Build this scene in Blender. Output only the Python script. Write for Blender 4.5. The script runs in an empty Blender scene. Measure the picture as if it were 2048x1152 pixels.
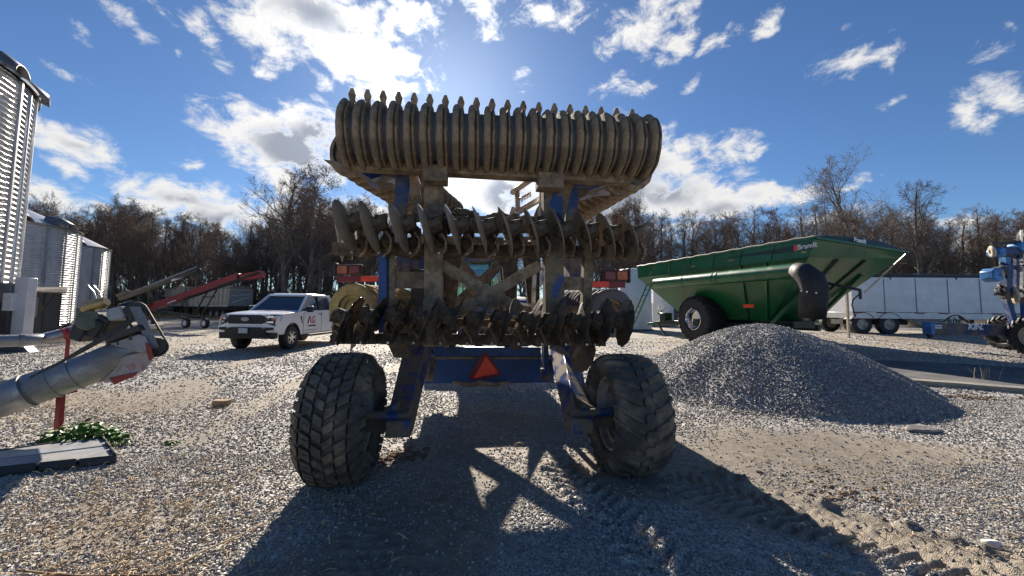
import bpy, bmesh, math, random
import numpy as np
from mathutils import Vector, Matrix, Euler, noise as mnoise
R = math.radians
sc = bpy.context.scene
col = sc.collection
# ---------------------------------------------------------------- camera
FPX = 800.0; CAMH = 1.5; PITCH = R(4.2); ROLL = 0.012; CY = 560.25
cam_d = bpy.data.cameras.new('camera'); cam = bpy.data.objects.new('camera', cam_d); col.objects.link(cam)
cam_d.sensor_width = 36; cam_d.lens = 36*FPX/2048; cam_d.shift_y = (CY-576)/2048
cam_d.clip_start = 0.05; cam_d.clip_end = 3000
cam.matrix_world = Matrix.Translation((0,0,CAMH)) @ Matrix.Rotation(math.pi/2+PITCH, 4, 'X') @ Matrix.Rotation(ROLL, 4, 'Z')
sc.camera = cam
CM = cam.matrix_world.to_3x3()
def D(px, py):                       # ray of a photo pixel, world space
    return CM @ Vector(((px-1024)/FPX, -(py-CY)/FPX, -1))
def P(px, py, Y):                    # point of that ray at world distance Y
    d = D(px, py); return Vector((0,0,CAMH)) + d*(Y/d.y)
# ---------------------------------------------------------------- sun, sky
SUN = D(888, 196).normalized()
sl = bpy.data.lights.new('sun', 'SUN'); sl.energy = 5.0; sl.angle = R(0.55); sl.color = (1.0,0.90,0.77)
so = bpy.data.objects.new('sun', sl); col.objects.link(so)
so.rotation_euler = SUN.to_track_quat('Z','Y').to_euler(); so.location = (0,0,30)
w = bpy.data.worlds.new('World'); sc.world = w; w.use_nodes = True
nt = w.node_tree; nt.nodes.clear()
def N(t, tree=None, **k):
    n = (tree or nt).nodes.new(t)
    for a, b in k.items(): setattr(n, a, b)
    return n
def L(a, b, tree=None): (tree or nt).links.new(a, b)
def MATH(op, a, b=None, c=None, tree=None, clamp=False):
    n = N('ShaderNodeMath', tree, operation=op, use_clamp=clamp)
    for i, v in enumerate((a, b, c)):
        if v is None: continue
        if isinstance(v, (int, float)): n.inputs[i].default_value = v
        else: L(v, n.inputs[i], tree)
    return n.outputs[0]
def SMOOTH(v, a, b, tree=None, lo=0.0, hi=1.0):
    n = N('ShaderNodeMapRange', tree, interpolation_type='SMOOTHSTEP')
    L(v, n.inputs[0], tree)
    n.inputs[1].default_value = a; n.inputs[2].default_value = b; n.inputs[3].default_value = lo; n.inputs[4].default_value = hi
    return n.outputs[0]
def MIX(f, a, b, tree=None, blend='MIX'):
    n = N('ShaderNodeMix', tree, data_type='RGBA', blend_type=blend)
    for i, v in ((0, f), (6, a), (7, b)):
        if isinstance(v, (int, float)): n.inputs[i].default_value = v
        elif isinstance(v, (tuple, list)): n.inputs[i].default_value = (*v[:3], 1)
        else: L(v, n.inputs[i], tree)
    return n.outputs[2]
sky = N('ShaderNodeTexSky', sky_type='NISHITA', sun_disc=False)
sky.sun_elevation = math.asin(SUN.z); sky.sun_rotation = math.atan2(SUN.x, SUN.y)
sky.altitude = 200; sky.air_density = 1.0; sky.dust_density = 0.25; sky.ozone_density = 2.5
SKYMUL = 1.0
tc = N('ShaderNodeTexCoord'); sep = N('ShaderNodeSeparateXYZ'); L(tc.outputs['Generated'], sep.inputs[0])
az = MATH('ARCTAN2', sep.outputs[0], sep.outputs[1]); el = MATH('ARCSINE', sep.outputs[2])
cmb = N('ShaderNodeCombineXYZ'); L(az, cmb.inputs[0]); L(el, cmb.inputs[1])
# warp a little so that clouds tear
wn = N('ShaderNodeTexNoise', noise_dimensions='3D'); wn.inputs['Scale'].default_value = 7; wn.inputs['Detail'].default_value = 4
L(cmb.outputs[0], wn.inputs['Vector'])
wsub = N('ShaderNodeVectorMath', operation='SUBTRACT'); L(wn.outputs['Color'], wsub.inputs[0]); wsub.inputs[1].default_value = (.5,.5,.5)
wsc = N('ShaderNodeVectorMath', operation='SCALE'); L(wsub.outputs[0], wsc.inputs[0]); wsc.inputs['Scale'].default_value = 0.10
wad = N('ShaderNodeVectorMath', operation='ADD'); L(cmb.outputs[0], wad.inputs[0]); L(wsc.outputs[0], wad.inputs[1])
def AE(px, py):
    d = D(px, py).normalized(); return math.atan2(d.x, d.y), math.asin(d.z)
# px, py, half width, half height, tilt (deg, + = right end lower), weight
CLOUDS = [
 (640,40,225,95,12,1.25),(700,120,120,60,30,1.1),(560,45,120,70,20,1.0),(800,30,80,60,0,.8),(640,165,60,22,40,.6),(430,70,70,30,35,.75),(535,135,28,14,10,.6),
 (560,290,150,75,12,1.15),(500,235,70,30,10,.85),(480,300,80,40,30,.8),(620,260,90,45,10,1.1),(560,350,90,40,20,.85),
 (140,290,110,40,18,1.0),(200,310,110,34,25,.85),(150,335,60,18,18,.75),(383,317,26,12,0,.7),(358,343,24,10,10,.6),
 (350,390,170,42,9,1.0),(450,425,140,35,5,1.0),(280,405,110,40,0,.9),(100,400,80,32,20,1.0),(190,400,60,22,0,.8),(560,430,120,40,0,.95),
 (250,28,75,22,30,.68),(320,10,60,16,25,.5),(150,60,50,16,40,.42),(135,145,50,16,10,.42),(350,90,18,10,20,.4),
 (975,375,140,75,0,1.2),(900,345,60,40,0,1.0),(1060,330,80,70,0,.9),
 (1230,380,170,110,5,1.2),(1180,330,120,60,0,1.0),(1400,300,95,35,12,1.0),(1470,300,50,32,0,.9),(1340,340,100,50,0,.95),(1520,390,120,34,4,1.05),(1380,410,160,55,0,1.15),(1600,395,60,20,0,.7),
 (1310,40,100,58,-12,.86),(1350,85,60,26,-10,.75),(1440,90,50,24,-5,.72),(1240,168,48,24,0,.82),(1380,160,22,16,0,.55),
 (960,10,75,40,10,.72),(1010,55,60,30,-10,.6),(1090,20,70,36,10,.6),(1155,12,55,30,10,.6),(1050,175,18,22,0,.45),
 (1535,40,34,26,-20,.55),(1530,65,30,14,0,.55),(1690,135,85,34,8,.66),(1765,145,18,34,0,.55),(1780,68,40,12,8,.4),(1690,75,20,10,0,.3),
 (1980,85,80,22,10,.62),(1990,165,70,60,-20,.62),(1960,220,60,34,-15,.66),(2030,190,50,30,0,.6),(1770,205,40,10,-5,.38),
 (1900,432,90,20,0,.85),(1700,365,70,22,0,.7),(1960,470,120,30,0,.8),(1650,430,100,30,0,.6),(760,440,170,50,0,.9),(300,455,250,30,0,.8)]
CORES = [(600,300,95,50,8,1.0),(640,280,60,45,0,.9),(1010,392,62,34,0,.7),(1210,370,110,80,0,1.0),(1130,330,90,60,0,.8),(1330,395,90,32,0,.5),(620,15,120,40,0,.55),(690,45,60,25,10,.45),
 (370,395,90,18,8,.45),(450,440,100,20,5,.5),(150,300,60,14,20,.35),(1420,430,100,20,0,.5),(470,330,40,20,20,.4),(640,330,90,40,0,.9)]
def blobs(lst, vec):
    cur = None
    for px, py, rx, ry, tilt, wt in lst:
        a, e = AE(px, py); a1, _ = AE(px+rx, py); a0, _ = AE(px-rx, py); _, e1 = AE(px, py-ry); _, e0 = AE(px, py+ry)
        k_ = 1.28 if lst is CLOUDS else 1.1
        m = N('ShaderNodeMapping', vector_type='TEXTURE'); L(vec, m.inputs['Vector'])
        m.inputs['Location'].default_value = (a, e, 0); m.inputs['Rotation'].default_value = (0,0,-R(tilt))
        m.inputs['Scale'].default_value = ((a1-a0)/2*1.15*k_, (e1-e0)/2*1.15*k_, 1)
        g = N('ShaderNodeTexGradient', gradient_type='SPHERICAL'); L(m.outputs[0], g.inputs[0])
        v = MATH('MULTIPLY', g.outputs['Fac'], wt)
        cur = v if cur is None else MATH('SMOOTH_MAX' if False else 'MAXIMUM', cur, v)
    return cur
mask = blobs(CLOUDS, wad.outputs[0]); core = blobs(CORES, wad.outputs[0])
mp = N('ShaderNodeMapping'); mp.inputs['Scale'].default_value = (1.0,1.55,1); mp.inputs['Rotation'].default_value = (0,0,R(-14)); L(cmb.outputs[0], mp.inputs['Vector'])
fb = N('ShaderNodeTexNoise', noise_dimensions='3D'); fb.inputs['Scale'].default_value = 15; fb.inputs['Detail'].default_value = 12; fb.inputs['Roughness'].default_value = 0.66; fb.inputs['Distortion'].default_value = 0.35
L(mp.outputs[0], fb.inputs['Vector'])
gate = MATH('MULTIPLY', mask, 5.0, clamp=True)
dens = MATH('MULTIPLY_ADD', MATH('MULTIPLY', MATH('SUBTRACT', fb.outputs['Fac'], 0.53), 2.5), gate, mask)
alpha = SMOOTH(dens, 0.12, 0.80); thick = SMOOTH(dens, 0.5, 1.25)
corev = MATH('MULTIPLY', SMOOTH(core, 0.05, 0.55), SMOOTH(dens, 0.45, 0.85), clamp=True)
# nearness to the sun
dotn = N('ShaderNodeVectorMath', operation='DOT_PRODUCT'); L(tc.outputs['Generated'], dotn.inputs[0]); dotn.inputs[1].default_value = SUN
sd = MATH('MAXIMUM', dotn.outputs['Value'], 0.0)
g1 = MATH('POWER', sd, 22.0); g2 = MATH('POWER', sd, 95.0); g3 = MATH('POWER', sd, 5.0)
lit = MATH('MULTIPLY_ADD', g1, 0.55, 0.78); lit = MATH('MULTIPLY_ADD', g2, 0.9, lit)
ccol = MIX(SMOOTH(dens,0.6,1.3), (1.0,0.985,0.96), (0.80,0.83,0.88))
ccol = MIX(corev, ccol, (0.36,0.40,0.48))
cl = N('ShaderNodeVectorMath', operation='SCALE'); L(ccol, cl.inputs[0]); L(MATH('MULTIPLY', lit, 0.58), cl.inputs['Scale'])
skc = N('ShaderNodeVectorMath', operation='MULTIPLY'); L(sky.outputs[0], skc.inputs[0]); SKYT = skc
skc.inputs[1].default_value = (0.0300, 0.0400, 0.0520)
glow = N('ShaderNodeVectorMath', operation='SCALE'); glow.inputs[0].default_value = (1.0,0.97,0.92)
L(MATH('ADD', MATH('MULTIPLY', g2, 0.06), MATH('MULTIPLY', g1, 0.03)), glow.inputs['Scale'])
ska = N('ShaderNodeVectorMath', operation='ADD'); L(skc.outputs[0], ska.inputs[0]); L(glow.outputs[0], ska.inputs[1])
final = MIX(alpha, ska.outputs[0], cl.outputs[0])
bg = N('ShaderNodeBackground'); L(final, bg.inputs['Color']); bg.inputs['Strength'].default_value = 1.0
wo = N('ShaderNodeOutputWorld'); L(bg.outputs[0], wo.inputs['Surface'])
try: w.cycles.sampling_method = 'MANUAL'; w.cycles.sample_map_resolution = 1024
except Exception: pass
sc.view_settings.view_transform = 'Standard'; sc.view_settings.look = 'None'; sc.view_settings.gamma = 1.0
sc.view_settings.exposure = 1.0
sc.cycles.max_bounces = 6; sc.cycles.transparent_max_bounces = 12
# ---------------------------------------------------------------- materials
def mat(name, c1, c2=None, scale=3.0, thr=(.42,.6), rough=.7, rough2=None, metal=0.0, metal2=None, bump=0.0, bscale=40, dirt=None, dthr=(.5,.7), dscale=1.3, spec=.5, coat=0, stretch=(1,1,1), detail=6, tone=0.12):
    m = bpy.data.materials.new(name); m.use_nodes = True; t = m.node_tree; t.nodes.clear()
    o = N('ShaderNodeOutputMaterial', t); b = N('ShaderNodeBsdfPrincipled', t); L(b.outputs[0], o.inputs[0], t)
    tcn = N('ShaderNodeTexCoord', t); mpn = N('ShaderNodeMapping', t); L(tcn.outputs['Object'], mpn.inputs[0], t); mpn.inputs['Scale'].default_value = stretch
    oi = N('ShaderNodeObjectInfo', t)
    n1 = N('ShaderNodeTexNoise', t); n1.inputs['Scale'].default_value = scale; n1.inputs['Detail'].default_value = detail; n1.inputs['Roughness'].default_value = .62
    L(mpn.outputs[0], n1.inputs['Vector'], t)
    f = SMOOTH(n1.outputs['Fac'], thr[0], thr[1], t)
    c = MIX(f, c1, c2 if c2 else c1, t)
    r = SMOOTH(n1.outputs['Fac'], thr[0], thr[1], t, rough, rough2 if rough2 is not None else rough)
    if dirt:
        n2 = N('ShaderNodeTexNoise', t); n2.inputs['Scale'].default_value = dscale; n2.inputs['Detail'].default_value = 8; n2.inputs['Roughness'].default_value = .7
        L(mpn.outputs[0], n2.inputs['Vector'], t)
        df = SMOOTH(n2.outputs['Fac'], dthr[0], dthr[1], t); c = MIX(df, c, dirt, t)
        r = MATH('MULTIPLY_ADD', MATH('SUBTRACT', .85, r, tree=t), df, r, tree=t)
    if tone:
        n3 = N('ShaderNodeTexNoise', t); n3.inputs['Scale'].default_value = 1.1*scale+9; n3.inputs['Detail'].default_value = 9; n3.inputs['Roughness'].default_value = .75; L(tcn.outputs['Object'], n3.inputs['Vector'], t)
        k = SMOOTH(n3.outputs['Fac'], .25, .75, t, 1-tone*1.6, 1+tone*1.6)
        vs = N('ShaderNodeVectorMath', t, operation='SCALE'); L(c, vs.inputs[0], t); L(k, vs.inputs['Scale'], t); c = vs.outputs[0]
    L(c, b.inputs['Base Color'], t); L(r, b.inputs['Roughness'], t)
    b.inputs['Metallic'].default_value = metal; b.inputs['Specular IOR Level'].default_value = spec
    if metal2 is not None: L(SMOOTH(n1.outputs['Fac'], thr[0], thr[1], t, metal, metal2), b.inputs['Metallic'], t)
    if coat: b.inputs['Coat Weight'].default_value = coat; b.inputs['Coat Roughness'].default_value = .08
    if bump:
        nb = N('ShaderNodeTexNoise', t); nb.inputs['Scale'].default_value = bscale; nb.inputs['Detail'].default_value = 5; L(tcn.outputs['Object'], nb.inputs['Vector'], t)
        bp = N('ShaderNodeBump', t); bp.inputs['Strength'].default_value = min(1, bump*1.0); bp.inputs['Distance'].default_value = .02*max(1,bump)
        hh = MATH('ADD', nb.outputs['Fac'], n1.outputs['Fac'], tree=t)
        L(hh, bp.inputs['Height'], t); L(bp.outputs[0], b.inputs['Normal'], t)
    return m
MUD = (0.20,0.155,0.098); MUDD = (0.085,0.063,0.042); BLUE = (0.010,0.045,0.185); DBLUE = (0.008,0.03,0.11)
m_mud = mat('mud_metal', (0.33,0.245,0.155), (0.17,0.125,0.08), 6, (.38,.62), .9, bump=.7, bscale=55, tone=.22)
m_mudblue = mat('mud_on_blue', MUD, BLUE, 3.2, (.53,.60), .85, .38, bump=.3, bscale=50, tone=.2)
m_mudblue2 = mat('blue_paint_muddy', BLUE, (0.17,0.13,0.085), 5, (.42,.52), .35, .85, bump=.2, bscale=50, tone=.15)
m_bluedirty = mat('blue_paint_worn', (0.010,0.045,0.17), (0.04,0.055,0.09), 4, (.45,.68), .4, .8, bump=.12, dirt=(0.19,0.145,0.095), dthr=(.45,.60), tone=.15)
m_bluebeam = mat('blue_beam_paint', (0.012,0.06,0.22), (0.03,0.06,0.13), 4, (.45,.68), .4, .7, bump=.1, dirt=(0.13,0.11,0.09), dthr=(.60,.78), tone=.12)
m_lblue = mat('bright_blue_paint', (0.06,0.25,0.55), (0.03,0.14,0.36), 3, rough=.4, dirt=(.25,.22,.17), dthr=(.58,.75))
m_grime = mat('dark_grime', (0.085,0.064,0.042), (0.19,0.135,0.08), 8, (.4,.65), .9, bump=.9, bscale=40, tone=.25)
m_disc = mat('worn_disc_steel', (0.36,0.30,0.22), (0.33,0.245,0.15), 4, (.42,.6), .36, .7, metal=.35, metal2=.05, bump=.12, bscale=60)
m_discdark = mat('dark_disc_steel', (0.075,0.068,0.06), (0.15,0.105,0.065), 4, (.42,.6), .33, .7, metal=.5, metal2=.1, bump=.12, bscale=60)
m_steel = mat('bare_steel', (0.42,0.41,0.39), (0.28,0.24,0.2), 5, (.45,.65), .35, .6, metal=.9, metal2=.3)
m_rubber = mat('tyre_rubber', (0.075,0.064,0.052), (0.23,0.18,0.125), 5, (.40,.68), .75, .92, bump=.35, bscale=70, tone=.22)
m_rubberclean = mat('black_rubber', (0.016,0.016,0.018), (0.045,0.042,0.038), 6, (.45,.75), .6, .8, bump=.2, bscale=60)
m_black = mat('black_plastic', (0.010,0.010,0.011), (0.025,0.025,0.025), 4, rough=.45, rough2=.6)
m_red = mat('red_reflector', (0.95,0.075,0.02), (0.88,0.06,0.02), 8, rough=.35, tone=.06)
m_dred = mat('dark_red_border', (0.22,0.008,0.012), (0.14,0.008,0.01), 8, rough=.4)
m_orange = mat('orange_lens', (0.55,0.13,0.02), (0.4,0.09,0.015), 9, rough=.2, tone=.08)
m_redlens = mat('red_lens', (0.22,0.02,0.012), (0.16,0.015,0.01), 9, rough=.2, tone=.08)
m_whitep = mat('white_paint', (0.80,0.80,0.80), (0.74,0.74,0.74), 1.2, rough=.25, coat=.6, tone=.02, dirt=(.55,.52,.47), dthr=(.62,.85), spec=.5)
m_chrome = mat('bright_metal', (0.75,0.75,0.76), (0.6,0.6,0.62), 9, rough=.2, metal=1, tone=.05)
m_green = mat('green_paint', (0.009,0.125,0.040), (0.007,0.095,0.032), 1.2, rough=.34, coat=.2, tone=.08, dirt=(.13,.14,.09), dthr=(.50,.80))
m_dgreen = mat('green_stripe_dark', (0.012,0.03,0.022), (0.02,0.03,0.025), 2, rough=.35, tone=.05)
m_tarp = mat('black_tarp', (0.035,0.036,0.04), (0.06,0.06,0.064), 3, rough=.6, bump=.3, bscale=8)
m_alum = mat('aluminium_sheet', (0.62,0.63,0.66), (0.54,0.55,0.58), 2, (.3,.7), .34, .42, metal=.25, dirt=(.36,.34,.31), dthr=(.58,.85), tone=.05)
m_galv = mat('galvanised_steel', (0.60,0.60,0.61), (0.42,0.42,0.43), 3, (.35,.65), .30, .42, metal=.88, dirt=(.25,.21,.16), dthr=(.62,.9), dscale=.9, stretch=(1,1,.25), tone=.1)
m_galv2 = mat('pale_galvanised', (0.66,0.66,0.66), (0.52,0.52,0.52), 3, (.35,.65), .42, .55, metal=.45, dirt=(.3,.27,.22), dthr=(.62,.9), dscale=.9, stretch=(1,1,.25), tone=.1)
m_grey = mat('grey_paint', (0.30,0.31,0.32), (0.24,0.25,0.25), 3, rough=.5, dirt=(.2,.17,.12), dthr=(.55,.8))
m_dark = mat('dark_metal', (0.03,0.03,0.032), (0.055,0.05,0.045), 3, rough=.5, rough2=.7)
m_redp = mat('red_paint', (0.30,0.018,0.022), (0.22,0.014,0.018), 3, rough=.35, dirt=(.2,.12,.09), dthr=(.6,.8))
m_redfade = mat('faded_red_paint', (0.34,0.11,0.085), (0.38,0.30,0.28), 6, (.36,.50), .6, dirt=(.40,.36,.34), dthr=(.42,.6), dscale=4)
m_olive = mat('olive_engine_paint', (0.10,0.115,0.06), (0.16,0.15,0.10), 5, rough=.5, dirt=(.2,.17,.1))
m_brass = mat('yellowed_tank', (0.42,0.30,0.12), (0.25,0.18,0.09), 6, rough=.4, metal=.4)
m_sunlitmud = mat('sunlit_mud', (0.52,0.36,0.13), (0.36,0.25,0.11), 5, (.4,.6), .8, bump=.5, bscale=30, tone=.15)  # roller mud with the golden sunlight on it put into the colour
m_greyblue = mat('grey_blue_rubber', (0.10,0.105,0.12), (0.15,0.13,0.10), 4, (.45,.65), .6, .8, bump=.2)
m_wood = mat('weathered_wood', (0.28,0.24,0.19), (0.18,0.15,0.12), 6, rough=.8, stretch=(1,1,.2))
m_rim = mat('dusty_rim', (0.42,0.40,0.36), (0.25,0.22,0.18), 4, rough=.5, metal=.3)
m_tan = mat('tan_sheet', (0.50,0.44,0.33), (0.42,0.37,0.28), 2, rough=.5, tone=.08)
def glassmat(name, tint, rough=.03, trans=0.0):
    m = bpy.data.materials.new(name); m.use_nodes = True; b = m.node_tree.nodes['Principled BSDF']
    b.inputs['Base Color'].default_value = (*tint,1); b.inputs['Roughness'].default_value = rough; b.inputs['Transmission Weight'].default_value = trans
    b.inputs['IOR'].default_value = 1.45; b.inputs['Specular IOR Level'].default_value = .8
    return m
m_glass = glassmat('dark_window_glass', (0.02,0.035,0.06))
def thinglass():
    m = bpy.data.materials.new('cab_glass'); m.use_nodes = True; t = m.node_tree; t.nodes.clear()
    o = N('ShaderNodeOutputMaterial', t); tr = N('ShaderNodeBsdfTransparent', t); tr.inputs[0].default_value = (0.62,0.80,0.76,1)
    gl = N('ShaderNodeBsdfGlossy', t); gl.inputs['Roughness'].default_value = .03; gl.inputs[0].default_value=(.8,.9,.9,1)
    mx = N('ShaderNodeMixShader', t); mx.inputs[0].default_value = .12
    L(tr.outputs[0], mx.inputs[1], t); L(gl.outputs[0], mx.inputs[2], t); L(mx.outputs[0], o.inputs[0], t); return m
m_cabglass = thinglass()
# ---------------------------------------------------------------- mesh helpers
class MB:
    def __init__(s): s.v=[]; s.f=[]; s.mi=[]
    def add(s, vs, fs, mi=0):
        o=len(s.v); s.v += [tuple(v) for v in vs]; s.f += [tuple(i+o for i in f) for f in fs]; s.mi += [mi]*len(fs); return s
    def box(s, c, d, rot=None, mi=0):
        hx,hy,hz=[q/2 for q in d]; c=Vector(c)
        pts=[Vector((sx*hx,sy*hy,sz*hz)) for sz in(-1,1) for sy in(-1,1) for sx in(-1,1)]
        if rot is not None:
            M=(rot if isinstance(rot,Matrix) else Euler(rot).to_matrix()); pts=[M@p for p in pts]
        return s.add([c+p for p in pts],[(0,2,3,1),(4,5,7,6),(0,1,5,4),(2,6,7,3),(0,4,6,2),(1,3,7,5)],mi)
    def bar(s, a, b, w, h=None, up=(0,0,1), mi=0, w2=None, h2=None):   # w across, h along up
        a=Vector(a); b=Vector(b); h=h or w; w2=w2 or w; h2=h2 or h
        d=(b-a).normalized(); up=Vector(up); x=d.cross(up)
        if x.length<1e-4: x=d.cross(Vector((1,0,0)))
        x.normalize(); u=x.cross(d).normalized()
        vs=[a-x*w/2-u*h/2,a+x*w/2-u*h/2,a+x*w/2+u*h/2,a-x*w/2+u*h/2,b-x*w2/2-u*h2/2,b+x*w2/2-u*h2/2,b+x*w2/2+u*h2/2,b-x*w2/2+u*h2/2]
        return s.add(vs,[(0,3,2,1),(4,5,6,7),(0,1,5,4),(1,2,6,5),(2,3,7,6),(3,0,4,7)],mi)
    def tube(s, pts, r, seg=10, caps=True, mi=0):
        pts=[Vector(p) for p in pts]; n=len(pts); rs=r if isinstance(r,(list,tuple)) else [r]*n
        d0=(pts[1]-pts[0]).normalized(); u=d0.orthogonal().normalized(); vs=[]
        for i,p in enumerate(pts):
            d=(pts[min(i+1,n-1)]-pts[max(i-1,0)]).normalized()
            u=(u-d*u.dot(d)).normalized(); v=d.cross(u)
            for k in range(seg):
                a=2*math.pi*k/seg; vs.append(p+(u*math.cos(a)+v*math.sin(a))*rs[i])
        fs=[(i*seg+k,i*seg+(k+1)%seg,(i+1)*seg+(k+1)%seg,(i+1)*seg+k) for i in range(n-1) for k in range(seg)]
        if caps: fs+= [tuple(range(seg-1,-1,-1)), tuple((n-1)*seg+k for k in range(seg))]
        return s.add(vs,fs,mi)
    def cyl(s, a, b, r, seg=20, mi=0, r2=None): return s.tube([a,b],[r,r if r2 is None else r2],seg,True,mi)
    def lathe(s, o, ax, prof, seg=40, caps=False, mi=0, close=False, ang=(0,2*math.pi)):   # prof: (t along axis, radius)
        o=Vector(o); ax=Vector(ax).normalized(); u=ax.orthogonal().normalized()
        if abs(ax.z)>.9: u=Vector((1,0,0))
        elif abs(ax.z)<.5: u=Vector((0,0,1))-ax*ax.z; u.normalize()
        v=ax.cross(u); full=abs(ang[1]-ang[0]-2*math.pi)<1e-6; nn=seg if full else seg+1; vs=[]
        for t,r in prof:
            for k in range(nn):
                a=ang[0]+(ang[1]-ang[0])*k/seg; vs.append(o+ax*t+(u*math.cos(a)+v*math.sin(a))*r)
        m=len(prof); fs=[]
        for i in range(m if close else m-1):
            j=(i+1)%m
            for k in range(seg):
                k2=(k+1)%nn; fs.append((i*nn+k,i*nn+k2,j*nn+k2,j*nn+k))
        if caps: fs+=[tuple(range(nn-1,-1,-1)),tuple((m-1)*nn+k for k in range(nn))]
        return s.add(vs,fs,mi)
    def prism(s, pts, off, mi=0):      # polygon (3D points) extruded by vector off
        pts=[Vector(p) for p in pts]; off=Vector(off); n=len(pts)
        fs=[tuple(range(n-1,-1,-1)),tuple(range(n,2*n))]+[(i,(i+1)%n,n+(i+1)%n,n+i) for i in range(n)]
        return s.add(pts+[p+off for p in pts],fs,mi)
    def lump(s, c, r, seed=0, amp=.35, sub=2, sq=(1,1,1), mi=0, fr=1.0):
        bm=bmesh.new(); bmesh.ops.create_icosphere(bm, subdivisions=sub, radius=1)
        vs=[]
        for v in bm.verts:
            q=v.co*fr*1.3+Vector((seed*7.3,seed*3.1,seed*1.7)); k=1+amp*(mnoise.noise(q)*1.6+mnoise.noise(q*2.7)*.7)
            vs.append(Vector(c)+Vector((v.co.x*sq[0],v.co.y*sq[1],v.co.z*sq[2]))*r*k)
        bm.verts.index_update(); fs=[tuple(v.index for v in f.verts) for f in bm.faces]; bm.free()
        return s.add(vs,fs,mi)
    def build(s, name, mats, parent=None, smooth=35, bevel=0, recalc=True):
        me=bpy.data.meshes.new(name); me.from_pydata([tuple(v) for v in s.v],[],s.f)
        mats=mats if isinstance(mats,(list,tuple)) else [mats]
        for m in mats: me.materials.append(m)
        if len(mats)>1: me.polygons.foreach_set('material_index', s.mi)
        if recalc:
            bm=bmesh.new(); bm.from_mesh(me); bmesh.ops.recalc_face_normals(bm, faces=bm.faces); bm.to_mesh(me); bm.free()
        if smooth:
            me.polygons.foreach_set('use_smooth',[True]*len(me.polygons)); me.set_sharp_from_angle(angle=R(smooth))
        me.update()
        o=bpy.data.objects.new(name, me); col.objects.link(o)
        if parent: o.parent=parent
        if bevel:
            b=o.modifiers.new('bevel','BEVEL'); b.width=bevel; b.segments=2; b.limit_method='ANGLE'; b.angle_limit=R(40)
        return o
def tag(o, label=None, cat=None, group=None, kind=None):
    if label: o['label']=label
    if cat: o['category']=cat
    if group: o['group']=group
    if kind: o['kind']=kind
    return o
def empty(name, loc, rz=0.0, label=None, cat=None, group=None, rot=None):
    o=bpy.data.objects.new(name,None); col.objects.link(o); o.location=loc; o.rotation_euler=rot if rot else (0,0,rz); o.empty_display_size=.3
    return tag(o,label,cat,group)
def kids(o): return [c for c in bpy.data.objects if c.parent is o]
def copy_tree(o, parent=None):
    c=o.copy(); col.objects.link(c); c.parent=parent
    for ch in kids(o): copy_tree(ch,c)
    return c
def text_mesh(name, txt, size, material, parent, mw, ext=.002, shear=0.0, bold=0.0, align='CENTER'):
    cu=bpy.data.curves.new(name,'FONT'); cu.body=txt; cu.size=size; cu.extrude=ext; cu.shear=shear; cu.offset=bold; cu.align_x=align; cu.align_y='CENTER'
    to=bpy.data.objects.new(name+'_tmp',cu); col.objects.link(to)
    dg=bpy.context.evaluated_depsgraph_get(); me=bpy.data.meshes.new_from_object(to.evaluated_get(dg)); me.name=name
    bpy.data.objects.remove(to); me.transform(mw); me.materials.clear(); me.materials.append(material)
    o=bpy.data.objects.new(name,me); col.objects.link(o); o.parent=parent; return o
def frame(o, x, z):                   # matrix with text x axis = x, text up = z, placed at o
    x=Vector(x).normalized(); z=Vector(z).normalized(); n=x.cross(z).normalized(); z=n.cross(x)
    return Matrix(((x.x,z.x,n.x,o[0]),(x.y,z.y,n.y,o[1]),(x.z,z.z,n.z,o[2]),(0,0,0,1)))
# ---------------------------------------------------------------- numpy noise and the ground
_rs=np.random.RandomState(5); _lat=_rs.rand(256,256)
def vn(x,y):
    xi=np.floor(x).astype(int); yi=np.floor(y).astype(int); fx=x-xi; fy=y-yi; fx=fx*fx*(3-2*fx); fy=fy*fy*(3-2*fy)
    g=lambda a,b:_lat[a%256,b%256]
    return (g(xi,yi)*(1-fx)+g(xi+1,yi)*fx)*(1-fy)+(g(xi,yi+1)*(1-fx)+g(xi+1,yi+1)*fx)*fy
def fbm(x,y,o=4):
    s=0;a=.5
    for i in range(o): s=s+a*(vn(x+17*i,y+31*i)-.5); x=x*2.03; y=y*2.03; a*=.5
    return s
def sst(a,b,x): t=np.clip((x-a)/(b-a),0,1); return t*t*(3-2*t)
def ground_z(x,y):
    x=np.asarray(x,float); y=np.asarray(y,float)
    z=0.45*sst(7,17,x)*sst(9,20,y)*(1-sst(26,60,y)*.3)
    z=z+0.06*fbm(x*.35,y*.35,3)*sst(0,6,np.hypot(x,y))*sst(-100,0,x)+.03*fbm(x*1.3,y*1.3,3)
    return z
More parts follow.
